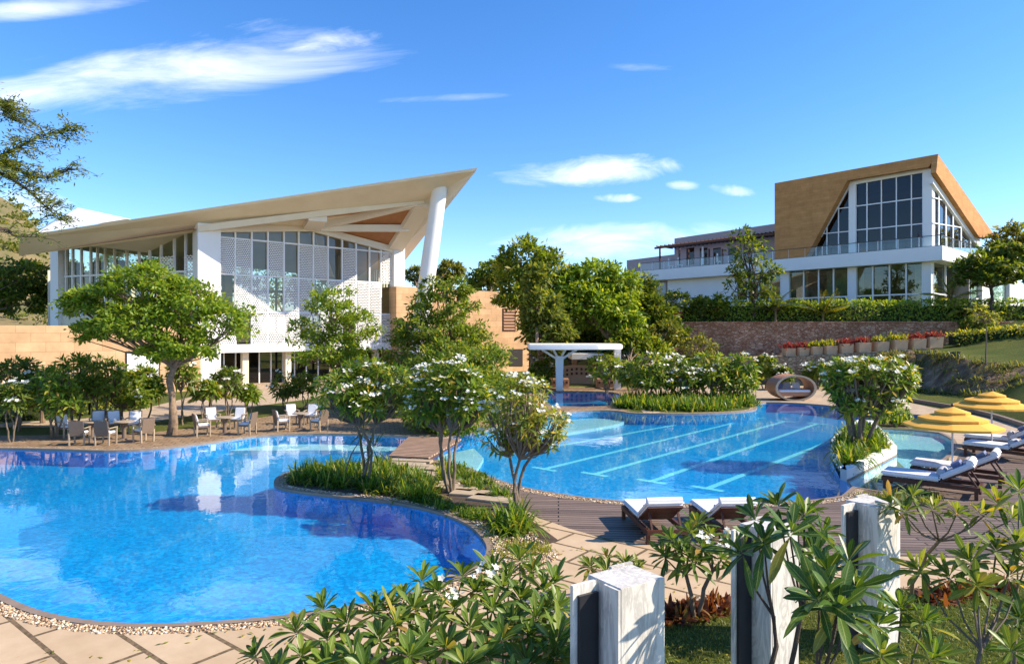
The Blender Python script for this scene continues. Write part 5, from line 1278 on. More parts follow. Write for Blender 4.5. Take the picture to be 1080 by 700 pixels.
# ================================================================== VEGETATION
def EL(px, py, rx, ry, Y, dep=.85): c = P(px, py, Y); return (tuple(c), (rx*Y/F, rx*Y/F*dep, ry*Y/F))
# --- trees of the left lawn
Y = 28.5
tree('broad_tree', 'broad bright green tree with a twisted bare trunk on the left patio', 'tree', G(181, 458), [EL(150, 300, 42, 20, Y), EL(200, 322, 40, 26, Y), EL(110, 322, 40, 20, Y+.6), EL(232, 345, 32, 26, Y), EL(160, 345, 44, 26, Y-.6), EL(112, 350, 30, 17, Y+.3), EL(190, 370, 40, 18, Y-.4), EL(84, 322, 18, 10, Y)],
     'bright', tr=.17, nsub=52, nper=52, size=.23, seed=3, lean=(.1, 0), clump=.36, asp=.42, up=-.45, flat=.42)
Y = 38
tree('round_tree', 'round olive green tree standing before the perforated panels', 'tree', G(352, 430), [EL(350, 322, 26, 18, Y), EL(330, 348, 24, 20, Y), EL(372, 345, 26, 20, Y), EL(350, 372, 38, 20, Y-.5)], 'bright', tr=.13, nsub=44, nper=34, size=.27, seed=5)
Y = 36
tree('layered_tree', 'layered dark green tree in front of the leaning column', 'tree', G(468, 438), [EL(470, 304, 28, 14, Y), EL(466, 326, 38, 17, Y), EL(462, 350, 50, 20, Y), EL(456, 376, 54, 24, Y), EL(484, 402, 48, 28, Y), EL(500, 372, 34, 22, Y)], 'mid', tr=.2, nsub=60, nper=50, size=.25, seed=7, flat=.5, up=-.6)
tree('bushy_tree', 'dense rounded green bush behind the wooden bridge', 'shrub', G(478, 452), [EL(448, 428, 32, 30, 29.5), EL(500, 424, 42, 34, 29.5), EL(475, 440, 34, 20, 29.2), EL(478, 385, 42, 24, 30.5), EL(520, 395, 28, 26, 31)], 'mid', tr=.12, nsub=60, nper=46, size=.22, seed=9, up=-.9)
# --- island plumerias
plumeria('plumeria', 'white flowered plumeria at the left end of the pool island', G(384, 512), [EL(362, 414, 30, 24, 19.0), EL(405, 407, 30, 26, 19.2), EL(385, 394, 26, 15, 19.4), EL(384, 425, 26, 16, 18.8)], ntips=170, L=.30, W=.085, nl=13, seed=11, tr=.05, stems=3, up=-.7, flowers=.22, fsz=.055, group='plumerias on the pool island', fork=.5)
plumeria('plumeria', 'tall white flowered plumeria in the middle of the pool island with crossing bare stems', G(476, 519), [EL(455, 425, 24, 28, 18.4), EL(490, 420, 26, 28, 18.2), EL(474, 397, 32, 18, 18.6)], ntips=190, L=.30, W=.085, nl=13, seed=13, tr=.05, stems=4, up=-.7, flowers=.25, fsz=.055, group='plumerias on the pool island', fork=.45)
plumeria('plumeria', 'yellowing plumeria nearest the deck with two thin curved stems', G(549, 536), [EL(545, 430, 36, 30, 16.6), EL(570, 452, 32, 26, 16.4), EL(530, 460, 22, 22, 16.8), EL(555, 408, 26, 14, 16.8)], ntips=160, L=.24, W=.065, nl=11, seed=17, mat='plumy', tr=.05, stems=3, up=-.7, flowers=.4, fsz=.05, group='plumerias on the pool island', fork=.4)
# strap-leaf planting of the island: real clumps, too many to count
rr = random.Random(4)
def fill(poly_px, n, seed, z=0.0):
    R_ = random.Random(seed); return [(x, y, z) for x, y in scatter(gp(poly_px), n, R_) if z > 0 or not inany(x, y, cop)]
tufts('border_grass', fill([(300, 503), (330, 497), (400, 492), (440, 505), (470, 528), (440, 527), (400, 520), (340, 513), (305, 511)], 210, 1), 'strap', L=.72, W=.045, nl=26, seed=2, label='arching strap leaved border plants at the left end of the pool island', cat='border plants', k='stuff', spread=.22)
tufts('border_grass', fill([(445, 520), (480, 533), (520, 545), (500, 548), (470, 538), (430, 527)], 60, 3), 'strap', L=.32, W=.035, nl=24, seed=4, label='low strap leaved edging along the near side of the stepping stones', cat='border plants', k='stuff', spread=.16)
tufts('border_grass', fill([(465, 487), (495, 493), (515, 505), (545, 532), (520, 524), (490, 512), (462, 498)], 60, 5), 'strap', L=.42, W=.035, nl=24, seed=6, label='yellow green strap leaved edging between the stepping stones and the deck', cat='border plants', k='stuff', spread=.16)
tufts('strap_clump', [tuple(G(540+a, 556+b)) for a, b in ((0, 0), (6, -6), (-9, -5), (12, 3), (-3, 6), (4, 4), (-14, 2))], 'strap', L=.95, W=.05, nl=46, seed=7, label='large clump of bright arching strap leaves at the foot of the plumeria by the deck', cat='plant', spread=.22)
tufts('strap_clump', [tuple(G(466, 508)), tuple(G(469, 507))], 'mid', L=.8, W=.045, nl=46, seed=71, label='spiky rosette plant beside the stepping stones in the island', cat='plant', spread=.06, el=(.1, 1.5), droop=.2)
tufts('ground_cover', fill([(560, 575), (585, 570), (575, 590), (550, 585), (535, 575)], 30, 8)+fill([(520, 570), (556, 572), (545, 590), (520, 590)], 14, 9), 'yellow', L=.22, W=.02, nl=14, seed=8, label='thin yellowed ground cover on the pebbles by the right tip of the island', cat='ground cover', k='stuff', spread=.2)
plumeria('dracaena', 'slim dracaena with narrow leaf rosette between the island plumerias', G(356, 512), tips=[(P(383, 452, 19.2), (0, .0, 1)), (P(395, 470, 18.8), (.2, 0, 1))], L=.55, W=.04, nl=30, seed=31, stems=1, tr=.03, mat='dark', cat='plant')
# --- planter plumeria right
plumeria('plumeria', 'rounded white flowered plumeria on the white edged planter in the pool', G(907, 478)+Vector((0, 0, .17)), [EL(917, 405, 46, 28, 24.2), EL(900, 392, 30, 15, 24.4), EL(940, 394, 26, 15, 24.3), EL(918, 427, 38, 16, 24.0)], ntips=300, L=.34, W=.10, nl=10, seed=19, tr=.09, stems=5, flowers=.22, fsz=.075, fork=.3, up=-.5)
tufts('border_grass', fill([(881, 481), (894, 502), (938, 480), (922, 462), (895, 458)], 110, 11, .24), 'strap', L=.75, W=.06, nl=28, seed=9, label='bright strap leaved plants filling the planter under the plumeria', cat='border plants', k='stuff', spread=.2)
tufts('border_grass', fill([(921, 449), (958, 449.5), (955, 441), (930, 440)], 50, 12, .1), 'strap', L=.75, W=.07, nl=26, seed=10, label='strap leaved clump behind the planter plumeria at the dark pool corner', cat='border plants', k='stuff', spread=.3)
mb = MB(); mb.prism(gp([(919, 450), (958, 450.5), (958, 442), (928, 441)]), -.6, .1); kind(mb.build('island_soil', 'soil'), 'structure')
# --- far island shrubs and edging
tufts('border_grass', fill([(652, 430), (660, 423), (790, 421), (795, 429), (760, 433), (700, 434)], 330, 13), 'strap', L=.95, W=.09, nl=22, seed=11, label='strap leaved edging around the far pool island', cat='border plants', k='stuff', spread=.35, el=(.7, 1.45))
for i, (px, rx, py, ry, lab) in enumerate([(683, 22, 389, 17, 'leftmost flowering shrub of the far pool island'), (716, 22, 392, 16, 'pale flowered shrub second from the left on the far pool island'), (748, 22, 388, 17, 'flowering shrub third from the left on the far pool island'), (778, 20, 390, 17, 'rightmost flowering shrub of the far pool island')]):
    plumeria('plumeria', lab, G(px, 424), [EL(px, py, rx, ry, 42), EL(px+4, py+12, rx*.9, ry*.8, 41.5)], ntips=95, L=.52, W=.17, nl=9, seed=40+i, tr=.06, stems=3, flowers=.08 if i != 1 else .5, fsz=.1, group='shrubs on the far pool island', up=-.8)
tree('garden_shrub', 'dark shrub where the red wall meets the sloping lawn', 'shrub', P(1030, 352, 58.6), [EL(1030, 344, 16, 9, 58.6)], 'dark', tr=.06, nsub=40, nper=26, size=.35, seed=390, up=-1)
# --- left row of dark plumerias and palms by the sandstone wall
row = [(20, 398, 455, 'dark', 22, 22), (57, 412, 462, 'bright', 22, 26), (78, 398, 452, 'mid', 26, 24), (104, 395, 452, 'mid', 26, 22), (130, 412, 450, 'mid', 22, 20), (150, 402, 448, 'bright', 18, 16)]
labs = ['leftmost dark plumeria before the sandstone wall', 'low branching plumeria with forked stems near the left edge', 'plumeria behind the left chairs, third from the photo edge', 'taller plumeria left of the white doorway', 'green plumeria just left of the big tree trunk', 'light green plumeria in front of the white doorway']
for i, (px, py, by, mt, rx, ry) in enumerate(row):
    g = G(px, by); plumeria('plumeria', labs[i], g, [EL(px, py, rx, ry, g.y), EL(px+rx*.5, py+ry*.5, rx*.7, ry*.7, g.y-.3)], ntips=85, L=.42, W=.13, nl=9, seed=60+i, mat={'dark': 'dark', 'mid': 'mid', 'bright': 'plum'}[mt], tr=.05, stems=3, flowers=.025, fsz=.07, group='plumerias before the sandstone wall', up=-.6)
more = [(192, 395, 448, 16, 14, 'mid', 'small shrub right behind the big tree trunk'), (217, 412, 447, 13, 10, 'plum', 'small bright plumeria near the white column base'), (240, 403, 444, 16, 15, 'dark', 'dark shrub left of the middle table group'), (262, 415, 442, 12, 9, 'plum', 'small pale stemmed plumeria right of the middle tables'),
        (300, 408, 432, 14, 14, 'dark', 'dark shrub before the glazed ground storey'), (322, 405, 430, 12, 12, 'mid', 'shrub below the round olive tree'), (384, 400, 432, 20, 20, 'mid', 'green shrub between the olive tree and the island'), (420, 415, 440, 20, 20, 'dark', 'dark shrub left of the wooden bridge'), (12, 420, 466, 16, 16, 'dark', 'low dark shrub at the left photo edge')]
for i, (px, py, by, rx, ry, mt, lab) in enumerate(more):
    g = G(px, by); plumeria('garden_shrub', lab, g, [EL(px, py, rx, ry, g.y)], ntips=48, L=.4, W=.13, nl=9, seed=80+i, mat=mt, tr=.035, stems=3, flowers=.1, fsz=.09, cat='shrub', up=-.7, group='shrubs between patio and pavilion')
def palm(px, by, h, n, L, lab, mat='dark', seed=0, z0=None, Y=None, up=.75, grp='small palms'):
    g = G(px, by) if Y is None else P(px, by, Y); t = thing('palm', lab, 'palm', g, 0, grp); r = np.random.default_rng(seed); m = MB(); top = g+Vector((0, 0, h))
    m.tube([g-Vector((0, 0, .1)), g.lerp(top, .5), top], [.13, .09, .08], 8); m.build('trunk', 'bark_grey', t); lv = Leaves(); st = MB()
    for k in range(n):
        ph = k*2.4+r.uniform(-.3, .3); e0_ = r.uniform(.35, 1.35); pts = []; p = np.array(top)
        for s_ in range(9):
            e = e0_-(s_/8)**1.3*1.5*up*(1.4-e0_*.5); d = np.array((math.cos(ph)*math.cos(e), math.sin(ph)*math.cos(e), math.sin(e))); pts.append(p.copy()); p = p+d*L/8
        st.tube([Vector(q) for q in pts], [.02]*8+[.006], 4); pts = np.array(pts)
        for s_ in np.linspace(.12, 1, 26):
            i0 = min(7, int(s_*8)); q = pts[i0]+(pts[i0+1]-pts[i0])*(s_*8-i0); ax = pts[i0+1]-pts[i0]; ax /= np.linalg.norm(ax); sd2 = np.cross(ax, (0, 0, 1.)); sd2 /= np.linalg.norm(sd2)+1e-9
            d = np.stack([sd2+ax*.7, -sd2+ax*.7]); d[:, 2] -= .15; ll = L*.26*math.sin(PI*min(.96, s_*.85+.12))+.04
            lv.add(np.stack([q, q]), d, np.array([[0, 0, 1.]]*2), ll, .022*max(1, L), T_STR, .3)
    st.build('frond_rib', 'bark_plumeria', t); lv.build('fronds', LM[mat], t); return t
palm(18, 450, .5, 12, 2.0, 'grey green feather palm before the left sandstone wall', 'olive', 1)
palm(45, 446, 1.6, 12, 1.7, 'dark palm with drooping fronds behind the left plumerias', 'dark', 2)
palm(222, 440, .8, 12, 1.8, 'yellow green palm at the foot of the white column', 'yellow', 4)
# --- low yellow green hedge and grass on the left
def hedge(name, lab, pts, w_, h, mat, dens=260, size=.16, seed=0, core='soil', group=None, zv=None):
    """clipped hedge along a polyline of 3D points (z = its foot)"""
    r = np.random.default_rng(seed); pts = [Vector(p) for p in pts]; t = thing(name, lab, 'hedge', pts[len(pts)//2], 0, group); m = MB(); lv = Leaves()
    for a, b in zip(pts[:-1], pts[1:]):
        d = (b-a); L_ = d.length; s_ = Vector((-d.y, d.x, 0)).normalized()*w_*.34; z = Vector((0, 0, h*.8))
        m.hexa([a-s_, b-s_, b+s_, a+s_], [a-s_+z, b-s_+z, b+s_+z, a+s_+z]); n = int(L_*(h*2+w_)*dens/2)
        u = r.uniform(0, 1, n); side = r.uniform(0, 1, n); sv = np.array(s_)/(.34*w_)*.5*w_
        bump = np.array([mnoise.noise(Vector((x_*L_*.5+seed, 3.3, 0))) for x_ in u])*.18*h+np.array([mnoise.noise(Vector((x_*L_*1.7+seed, 9.3, 0))) for x_ in u])*.12*h
        ff = 2*h/(2*h+w_); on_side = side < ff
        v = np.where(on_side, np.where(r.random(n) < .7, -1, 1)*np.ones(n), r.uniform(-1, 1, n)); hz_ = np.where(on_side, r.uniform(.0, 1, n), 1.0)
        p = np.array(a)[None]+np.array(d)[None]*u[:, None]+np.outer(v, sv)+np.stack([0*u, 0*u, hz_*(h+bump)], 1)+r.normal(0, .07*h**.5, (n, 3))
        nr = np.outer(np.where(on_side, v, 0), np.array(sv)/(np.linalg.norm(sv)))+np.outer(np.where(on_side, .5, 1), (0, 0, 1.))+r.normal(0, .5, (n, 3))
        lv.add(p, r.normal(0, 1, (n, 3))+np.array((0, 0, .3)), nr, size*r.uniform(.6, 1.3, n), size*.24)
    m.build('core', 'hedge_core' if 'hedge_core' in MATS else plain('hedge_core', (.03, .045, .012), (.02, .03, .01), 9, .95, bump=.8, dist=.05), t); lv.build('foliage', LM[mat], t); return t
hedge('hedge', 'low yellow green hedge behind the left plumerias', [G(-60, 446), G(20, 443), G(90, 437), G(150, 430)], 1.2, 1.1, 'yellow', 80, .22, 1)
# scrub and grass tufts on the rock bank
R_ = random.Random(6); pts = []
for k in range(len(row_base)-1):
    for _ in range(26):
        u_, v_ = R_.random(), R_.random(); a = row_base[k].lerp(row_base[k+1], u_); b = row_top[k].lerp(row_top[k+1], u_); p = a.lerp(b, v_**.7 if R_.random() < .5 else R_.choice([.03, .97])); pts.append((p.x, p.y-.35, p.z))
tufts('bank_scrub', pts, 'olive', L=.75, W=.05, nl=26, seed=33, label='dry tufts and creepers growing over the brown rock bank on the right', cat='scrub', k='stuff', spread=.5, el=(.0, 1.3))
# --- backdrop trees
bt = [
 (555, 452, 62, [EL(552, 275, 26, 22, 62), EL(578, 290, 26, 26, 62), EL(545, 305, 24, 22, 61), EL(572, 325, 30, 30, 61)], 'mid', 'tall backdrop tree just right of the sandstone block'),
 (600, 440, 58, [EL(628, 292, 26, 20, 60), EL(608, 308, 22, 20, 59), EL(650, 300, 24, 18, 60), EL(630, 325, 38, 24, 59), EL(652, 332, 24, 24, 58)], 'bright', 'light green spreading tree in the middle of the backdrop'),
 (560, 440, 52, [EL(572, 330, 20, 28, 54), EL(578, 352, 22, 22, 54), EL(565, 300, 13, 22, 55)], 'feather', 'feathery grey green tree behind the canopy post'),
 (670, 440, 60, [EL(672, 318, 24, 26, 62), EL(690, 335, 20, 24, 61), EL(700, 350, 22, 16, 60)], 'dark', 'dark tree hiding the left end of the hillside building'),
 (620, 440, 64, [EL(610, 345, 30, 24, 66), EL(640, 355, 32, 20, 66), EL(590, 360, 30, 22, 66)], 'dark', 'dark shadowy tree low behind the canopy'),
 (520, 440, 80, [EL(522, 290, 22, 14, 84), EL(508, 300, 18, 14, 84)], 'mid', 'far tree showing just above the sandstone block'),
 (665, 440, 50, [EL(668, 365, 20, 16, 56), EL(690, 372, 18, 14, 56), EL(648, 372, 16, 14, 56)], 'mid', 'low green tree before the gate pier'),
 (455, 420, 90, [EL(440, 290, 12, 9, 96), EL(475, 285, 16, 9, 96), EL(460, 296, 22, 9, 96)], 'olive', 'thin far tree seen under the roof tip beside the leaning column'),
 (1065, 350, 74, [EL(1068, 255, 20, 22, 76), EL(1085, 270, 22, 22, 76)], 'olive', 'far pale tree rising behind the right end of the building'),
 (20, 420, 62, [EL(18, 290, 28, 20, 70), EL(22, 315, 30, 18, 70), EL(-20, 300, 30, 30, 70)], 'dark', 'dark round tree above the sandstone wall at the left edge'),
 (120, 420, 90, [EL(120, 285, 24, 20, 98), EL(165, 290, 28, 20, 98)], 'mid', 'green tree seen through the glazing of the left wing'),
 (250, 420, 90, [EL(235, 290, 30, 26, 95), EL(290, 300, 40, 26, 95), EL(350, 300, 40, 24, 98), EL(400, 310, 26, 24, 98)], 'mid', 'wide green tree seen through the main glazing of the pavilion'),
]
for i, (px, by, Y, cr, mt, lab) in enumerate(bt):
    c = P(px, 350, Y); zb = 5.2 if 'right end' in lab else (0.0)
    tree('backdrop_tree', lab, 'tree', (cr[0][0][0]*.5+cr[-1][0][0]*.5, Y if i not in () else Y, zb), cr, mt, tr=.32, nsub=64, nper=34, size=.55 if Y > 50 else .45, seed=100+i, group='backdrop trees', up=-.8, clump=.3, twigs=.25)
for i, (x0, Y, zt, w_) in enumerate([(-75, 120, 14, 10), (-58, 130, 13, 9), (62, 130, 15, 12), (4, 110, 9, 8), (14, 105, 10, 8), (90, 95, 17, 9), (105, 88, 16, 9), (-30, 125, 9, 8), (28, 118, 12, 9), (-5, 116, 9, 8)]):
    tree('backdrop_tree', ['far tree at the foot of the hill', 'far tree left of the white pyramid roof', 'far tree behind the hillside building', 'far tree above the sandstone block', 'far tree right of the sandstone block', 'far tree past the right photo edge', 'outermost far tree on the right', 'far tree behind the pavilion', 'far tree behind the low parapet', 'far tree between block and pavilion'][i],
         'tree', (x0, Y, 0), [((x0-w_*.3, Y, zt*.62), (w_*.6, w_*.5, zt*.32)), ((x0+w_*.35, Y+1, zt*.55), (w_*.6, w_*.5, zt*.3))], 'mid' if i % 2 else 'olive', tr=.35, nsub=60, nper=26, size=.8, seed=200+i, group='far trees', up=-.8, twigs=.2)
# --- terrace: long hedge, tree, palms
hp = [P(718, 341, 64), P(780, 339, 63.2), P(850, 337.5, 62.5), P(950, 336, 62), P(1040, 335.5, 61.5), P(1180, 335, 61)]
for v in hp: v.z = 5.4
hedge('hedge', 'long clipped hedge along the top of the red stone wall', hp, 1.7, 1.75, 'bright', 85, .30, 2)
hedge('hedge', 'yellow topped hedge curving above the upper sloping lawn', [P(1003, 364, 56), P(1030, 362, 55.5), P(1060, 359, 54.5), P(1100, 356, 53), P(1160, 352, 50)], 1.6, 1.0, 'yellow', 60, .3, 3)
tree('terrace_tree', 'slim dark tree with open crown before the white terrace wall', 'tree', P(795, 332, 62.5), [EL(790, 262, 18, 13, 62.5), EL(795, 285, 26, 12, 62.5), EL(775, 303, 13, 12, 62.5), EL(800, 305, 16, 12, 62.5), EL(782, 248, 12, 8, 62.5)], 'dark', tr=.18, nsub=26, nper=11, size=.5, seed=300, bark='bark_dark', up=-.9)
tree('terrace_tree', 'dark spreading tree before the gable end at the right edge', 'tree', P(1045, 335, 60.5), [EL(1040, 280, 30, 13, 60.5), EL(1062, 268, 24, 12, 60.5), EL(1070, 292, 22, 10, 60.5), EL(1030, 295, 22, 8, 60)], 'dark', tr=.2, nsub=44, nper=34, size=.5, seed=301, bark='bark_dark', flat=.35)
palm(818, 338, .9, 13, 2.9, 'dark spreading palm right of the slim terrace tree', 'dark', 5, Y=61.7); palm(868, 338, .6, 11, 2.6, 'bright upright palm before the left ground floor windows', 'yellow', 6, Y=61.6, up=.3)
palm(1003, 338, 1.9, 13, 2.6, 'bright palm before the gable corner of the hillside building', 'yellow', 7, Y=61.3, up=.5); palm(1018, 340, .8, 14, 2.3, 'yellow drooping palm in the terrace hedge', 'yellow', 8, Y=60.9, up=1.1)
for i, (px, py, rx, ry, mt, lab) in enumerate([(712, 318, 18, 10, 'dark', 'dark mounded shrub at the left end of the long hedge'), (704, 333, 12, 7, 'pink', 'pink bougainvillea beside the gate pier'), (740, 322, 9, 9, 'dark', 'small blue green shrub left of the slim tree'), (758, 322, 9, 10, 'mid', 'small shrub nearest to the slim terrace tree'), (700, 350, 16, 10, 'olive', 'loose shrub hanging over the red wall left end'), (735, 368, 22, 14, 'olive', 'climbing shrub against the red wall'), (690, 376, 18, 12, 'dark', 'dark shrub behind the left of the far island')]):
    Yk = 62.6 if py < 345 else 58; c = EL(px, py, rx, ry, Yk); tree('garden_shrub', lab, 'shrub', (c[0][0], c[0][1], c[0][2]-c[1][2]*1.1 if py < 345 else .5), [c], mt, tr=.06, nsub=46, nper=24, size=.36, seed=320+i, up=-1, group='shrubs around the stone walls')
for i, (px, py, by, rx, ry, mt, lab) in enumerate([(806, 388, 410, 13, 12, 'mid', 'flowering shrub left of the wicker daybed'), (826, 395, 411, 8, 8, 'dark', 'small dark shrub behind the wicker daybed'), (862, 392, 410, 14, 10, 'dark', 'shrub right of the wicker daybed'), (640, 388, 414, 22, 14, 'mid', 'bright shrub under the right end of the canopies'), (665, 395, 418, 12, 12, 'mid', 'small shrub right of the canopies'), (572, 392, 410, 12, 12, 'dark', 'dark shrub left of the canopy post')]):
    g = G(px, by); plumeria('garden_shrub', lab, g, [EL(px, py, rx, ry, g.y)], ntips=60, L=.55, W=.18, nl=9, seed=340+i, mat=mt, tr=.05, stems=3, flowers=.15, fsz=.1, cat='shrub', up=-.8, group='shrubs along the far pool edge')
tree('sapling', 'thin forked sapling with bare stems on the upper lawn edge', 'tree', P(1040, 384, 44.3), [EL(1038, 335, 14, 8, 44.3), EL(1030, 325, 8, 5, 44.3)], 'yellow', tr=.05, nsub=20, nper=10, size=.25, seed=350, bark='bark_plumeria', twigs=1)
# --- overhanging feathery acacia at the left edge
r = np.random.default_rng(21); ab = Vector((-17.5, 18.0, 0)); ac = thing('acacia_tree', 'feathery acacia reaching dark branches in from the left edge', 'tree', ab)
m = MB(); m.tube([ab-Vector((0, 0, .2)), ab+Vector((.3, 0, 3)), ab+Vector((.2, 0, 6)), ab+Vector((1, 0, 8.5))], [.35, .28, .22, .15], 10); lv = Leaves()
for (p0, pts) in (((0, 6), [(-60, 196), (-5, 168), (24, 153), (48, 142), (76, 138)]), ((0, 6), [(-40, 206), (0, 172), (16, 178), (46, 188), (74, 178)]), ((0, 5), [(-60, 266), (0, 242), (16, 249), (40, 250)]),
                  ((0, 7), [(-50, 126), (-5, 109), (6, 118), (16, 128)]), ((0, 6), [(-40, 216), (-9, 182), (26, 198), (48, 218), (64, 232)])):
    pv = [ab+Vector((.3, 0, p0[1]))]+[P(x, y, 15.5+.4*i) for i, (x, y) in enumerate(pts)]; pv = smooth3(pv, 5); n = len(pv)
    m.tube(pv, [max(.012, .10*(1-i/n)**1.2) for i in range(n)], 6)
    for i in range(n//3, n):
        for _ in range(4):
            d = Vector(r.normal(0, 1, 3)); d.z = d.z*.35; d.x += .4; d.normalize(); L_ = r.uniform(.25, .7); e = pv[i]+d*L_; md_ = pv[i].lerp(e, .5)+Vector((0, 0, .08)); 
            if pts[0][1] > 250 and r.random() < .7: continue
            m.tube([pv[i], md_, e], [.014, .009, .004], 3)
            q = np.array([np.array(pv[i].lerp(e, t_)) for t_ in r.uniform(.25, 1.1, 24)])+r.normal(0, .07, (24, 3))*np.array((1, 1, .45)); k = len(q)
            lv.add(q, r.normal(0, 1, (k, 3))*np.array((1, 1, .4)), r.normal(0, .4, (k, 3))+np.array((0, 0, 1)), r.uniform(.07, .15, k), .017)
m.build('branches', 'bark_dark', ac, smooth=True); lv.build('foliage', LM['feather'], ac)
# ================================================================== FOREGROUND PLUMERIAS (large leaves)
def tp(L_): # explicit rosettes (px, py, depth, lean x, lean y)
    return [(P(a, b, c), (lx, ly, 1.0)) for a, b, c, lx, ly in L_]
FL = dict(hi=True, nl=21, group='plumerias of the near bed')
r = np.random.default_rng(77)
def near(lab, base, tl_, L=.27, W=.085, seed=0, **k):
    L *= 1.18; W *= .95
    kw = dict(FL); kw['mat'] = 'hi'; kw.update(k); return plumeria('plumeria', lab, base, tips=tp(tl_), L=L, W=W, seed=seed, **kw)
near('lowest plumeria at the bottom left with a yellow bud spike', Vector((-2.2, 6.6, 0)), [(268, 690, 6.9, -.5, 0), (312, 664, 7.0, -.1, 0), (318, 690, 6.7, .1, -.3), (290, 712, 6.5, -.3, -.4), (345, 700, 6.6, .3, -.4)], .25, .08, 401, tr=.03, stems=2)
near('bottom plumeria with dark glossy whorls left of the dense middle ones', Vector((-1.0, 6.6, 0)), [(365, 655, 7.0, -.3, 0), (395, 642, 7.3, 0, .2), (400, 672, 6.8, -.1, -.3), (432, 690, 6.6, .1, -.5), (372, 690, 6.6, -.4, -.4), (418, 655, 7.0, .3, 0)], .27, .085, 402, tr=.03, stems=3)
near('dense bright plumeria in the middle of the bottom bed', Vector((-.5, 7.4, 0)), [(462, 622, 7.8, -.3, 0), (478, 640, 7.5, -.1, -.3), (455, 655, 7.2, -.3, -.2), (502, 622, 7.9, .1, 0), (495, 660, 7.1, .0, -.4), (470, 682, 6.8, -.2, -.5), (520, 640, 7.5, .2, -.2), (515, 690, 6.7, .1, -.5)], .27, .08, 403, tr=.035, stems=3, flowers=.06)
near('tallest plumeria of the bottom bed beside the nearest marble pillar', Vector((.05, 7.6, 0)), [(535, 606, 8.3, -.2, 0), (562, 600, 8.5, .1, .1), (585, 612, 8.2, .3, 0), (548, 630, 7.9, 0, -.3), (575, 640, 7.6, .2, -.2), (590, 662, 7.2, .3, -.3), (560, 668, 7.1, 0, -.4), (540, 655, 7.3, -.2, -.3), (585, 692, 6.8, .2, -.5), (556, 700, 6.7, -.1, -.5)], .27, .08, 404, tr=.035, stems=3, flowers=.06)
near('spreading plumeria filling the gap low in the bottom bed', Vector((-.8, 6.4, 0)), [(340, 640, 7.6, -.3, .1), (425, 628, 7.9, -.1, .1), (445, 610, 8.2, 0, .2), (488, 605, 8.4, .1, .2), (448, 672, 6.9, 0, -.3), (345, 672, 7.0, 0, -.2), (385, 706, 6.3, 0, -.5), (410, 640, 7.4, .2, .1), (436, 640, 7.3, .1, -.1)], .27, .08, 413, tr=.03, stems=3)
near('bright plumeria crowding the foot of the nearest marble pillar', Vector((-.1, 6.6, 0)), [(520, 600, 8.6, -.1, .2), (512, 618, 8.1, -.2, 0), (530, 618, 8.0, .1, 0), (575, 620, 8.0, .2, 0), (565, 650, 7.3, 0, -.2), (530, 672, 6.9, 0, -.4), (588, 640, 7.6, .4, -.1), (548, 588, 8.8, 0, .2), (490, 700, 6.4, 0, -.5), (540, 712, 6.3, 0, -.5), (588, 675, 6.9, .3, -.4)], .27, .08, 414, tr=.03, stems=3, flowers=.05)
near('small pale plumeria on the paving just behind the nearest pillar', G(640, 628), [(622, 596, 10.8, -.3, 0), (640, 588, 11, 0, 0), (660, 594, 10.8, .3, 0), (640, 602, 10.5, 0, -.4), (672, 600, 10.9, .4, -.1)], .26, .075, 405, tr=.03, stems=2, mat='hiyel')
near('small standing plumeria tree between the nearest and the middle pillar', G(733, 650), [(708, 568, 10.2, -.5, 0), (728, 560, 10.4, -.1, .1), (750, 564, 10.4, .2, .1), (768, 574, 10.3, .5, 0), (718, 580, 10.0, -.3, -.4), (742, 578, 10.0, .1, -.4), (700, 585, 10.1, -.6, -.2), (760, 588, 10.0, .4, -.3), (730, 590, 9.9, 0, -.6), (735, 552, 10.6, 0, .2), (775, 590, 10.2, .7, -.1)], .27, .085, 406, tr=.04, stems=2, fork=.55, flowers=.2)
near('large leaved plumeria whose crown covers the top of the middle pillar', Vector((2.45, 6.0, 0)), [(795, 545, 6.6, -.5, 0), (820, 530, 6.8, -.1, .1), (850, 540, 6.7, .3, .1), (805, 570, 6.3, -.3, -.4), (835, 560, 6.3, .1, -.4), (868, 560, 6.6, .6, -.1), (780, 580, 6.5, -.7, -.2), (860, 585, 6.3, .4, -.5), (842, 545, 6.9, .2, .3)], .27, .085, 407, nl=16, tr=.03, stems=2, fork=.6, mat='hidark', bark='bark_dark')
near('closest plumeria with the longest dark leaves, between the middle and far pillars', Vector((1.75, 4.3, 0)), [(872, 600, 4.9, -.3, 0), (895, 590, 5.0, .2, .2), (862, 630, 4.6, -.5, -.4), (903, 618, 4.8, .4, -.2), (885, 640, 4.5, 0, -.6)], .27, .085, 408, nl=16, tr=.025, stems=1, fork=.6, mat='hidark', bark='bark_dark')
near('yellow green plumeria right behind the far marble pillar', G(956, 640)*1.0, [(962, 522, 9.0, -.1, 0), (940, 530, 9.1, -.6, 0), (985, 535, 9.0, .4, 0), (1010, 540, 8.9, .5, 0), (1035, 540, 8.9, .6, 0), (1052, 528, 9.0, .3, .2), (1068, 545, 8.8, .6, 0), (955, 538, 8.8, 0, -.4)], .24, .07, 409, tr=.03, stems=1, fork=.8, mat='hiyel')
near('low bushy plumeria in front of the far pillar at the bottom', Vector((2.75, 5.3, 0)), [(925, 655, 6.0, -.4, 0), (950, 640, 6.2, 0, .1), (975, 655, 6.0, .4, 0), (930, 690, 5.6, -.2, -.4), (985, 692, 5.7, .4, -.2)], .25, .08, 410, tr=.03, stems=2, mat='hi')
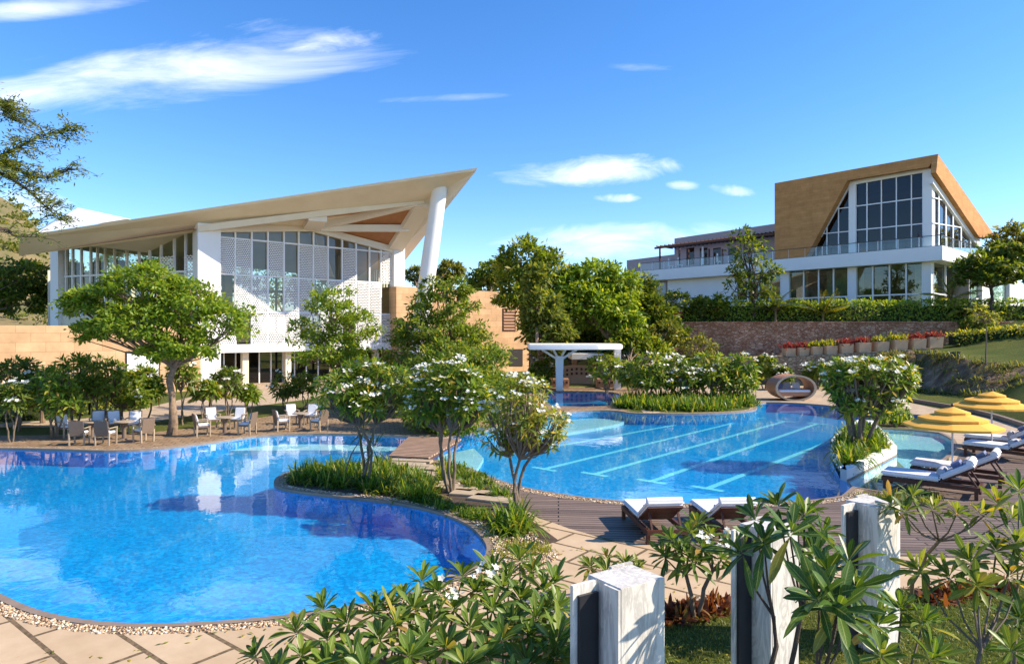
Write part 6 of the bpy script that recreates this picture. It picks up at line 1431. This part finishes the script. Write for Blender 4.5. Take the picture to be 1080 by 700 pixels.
near('slender plumeria with a bare curved stem at the bottom right', Vector((3.5, 5.0, 0)), [(1022, 590, 6.3, -.5, 0), (1050, 578, 6.4, 0, .1), (1072, 570, 6.4, .3, 0), (1085, 592, 6.3, .6, 0), (1030, 615, 6.1, -.4, -.4), (1066, 605, 6.2, .2, -.3), (968, 600, 6.6, -.8, 0), (1000, 606, 6.4, -.6, 0)], .22, .07, 411, tr=.025, stems=1, fork=.7, mat='hiyel')
near('thin leaved plumeria rising over the deck at the right edge', Vector((4.6, 6.2, 0)), [(1074, 650, 6.2, -.3, 0), (1066, 684, 5.9, -.4, -.3), (1075, 515, 7.2, 0, 0)], .22, .07, 412, tr=.025, stems=2, fork=.55, mat='hi')
# red leaved border plants
def redclump(pxs, lab, seed):
    pts = []
    R_ = random.Random(seed)
    for x, y in pxs: pts += [tuple(G(x+R_.uniform(-7, 7), y+R_.uniform(-3, 3))) for _ in range(3)]
    tufts('red_plants', pts, 'red', L=.30, W=.07, nl=26, seed=seed, label=lab, cat='plants', k='stuff', spread=.2, droop=.3, el=(.2, 1.5))
redclump([(705, 652), (720, 648), (735, 650), (750, 645), (762, 641), (712, 645)], 'coppery red leaved bedding between the nearest and middle pillars', 5)
redclump([(1000, 628), (1015, 625), (1032, 622), (1048, 622), (988, 632)], 'coppery red leaved bedding along the deck right of the far pillar', 6)
tufts('ground_cover', fill([(905, 523), (935, 520), (985, 520), (1000, 528), (960, 533), (915, 530)], 36, 20), 'olive', L=.28, W=.03, nl=18, seed=25, label='pale green ground cover on the deck edge beside the shallow steps', cat='ground cover', k='stuff', spread=.2)
# fallen leaves on paving and lawn
r = np.random.default_rng(91); q = [(x, y, .012) for x, y in scatter(gp([(0, 690), (200, 668), (420, 640), (520, 600), (600, 570), (700, 590), (760, 625), (700, 640), (600, 590), (480, 625), (300, 680), (100, 720)]), 90, random.Random(2))]+[(x, y, .05) for x, y in scatter(gp([(690, 661), (800, 635), (1000, 622), (1080, 640), (1080, 700), (700, 700)]), 160, random.Random(4))]
lv = Leaves(); k = len(q); lv.add(np.array(q), r.normal(0, 1, (k, 3))*np.array((1, 1, .1)), np.array([[0, 0, 1.]]*k)+r.normal(0, .2, (k, 3)), r.uniform(.05, .12, k), .018); kind(tag(lv.build('fallen_leaves', LM['yellow']), 'fallen dry leaves scattered on the paving and lawn', 'leaves'), 'stuff')
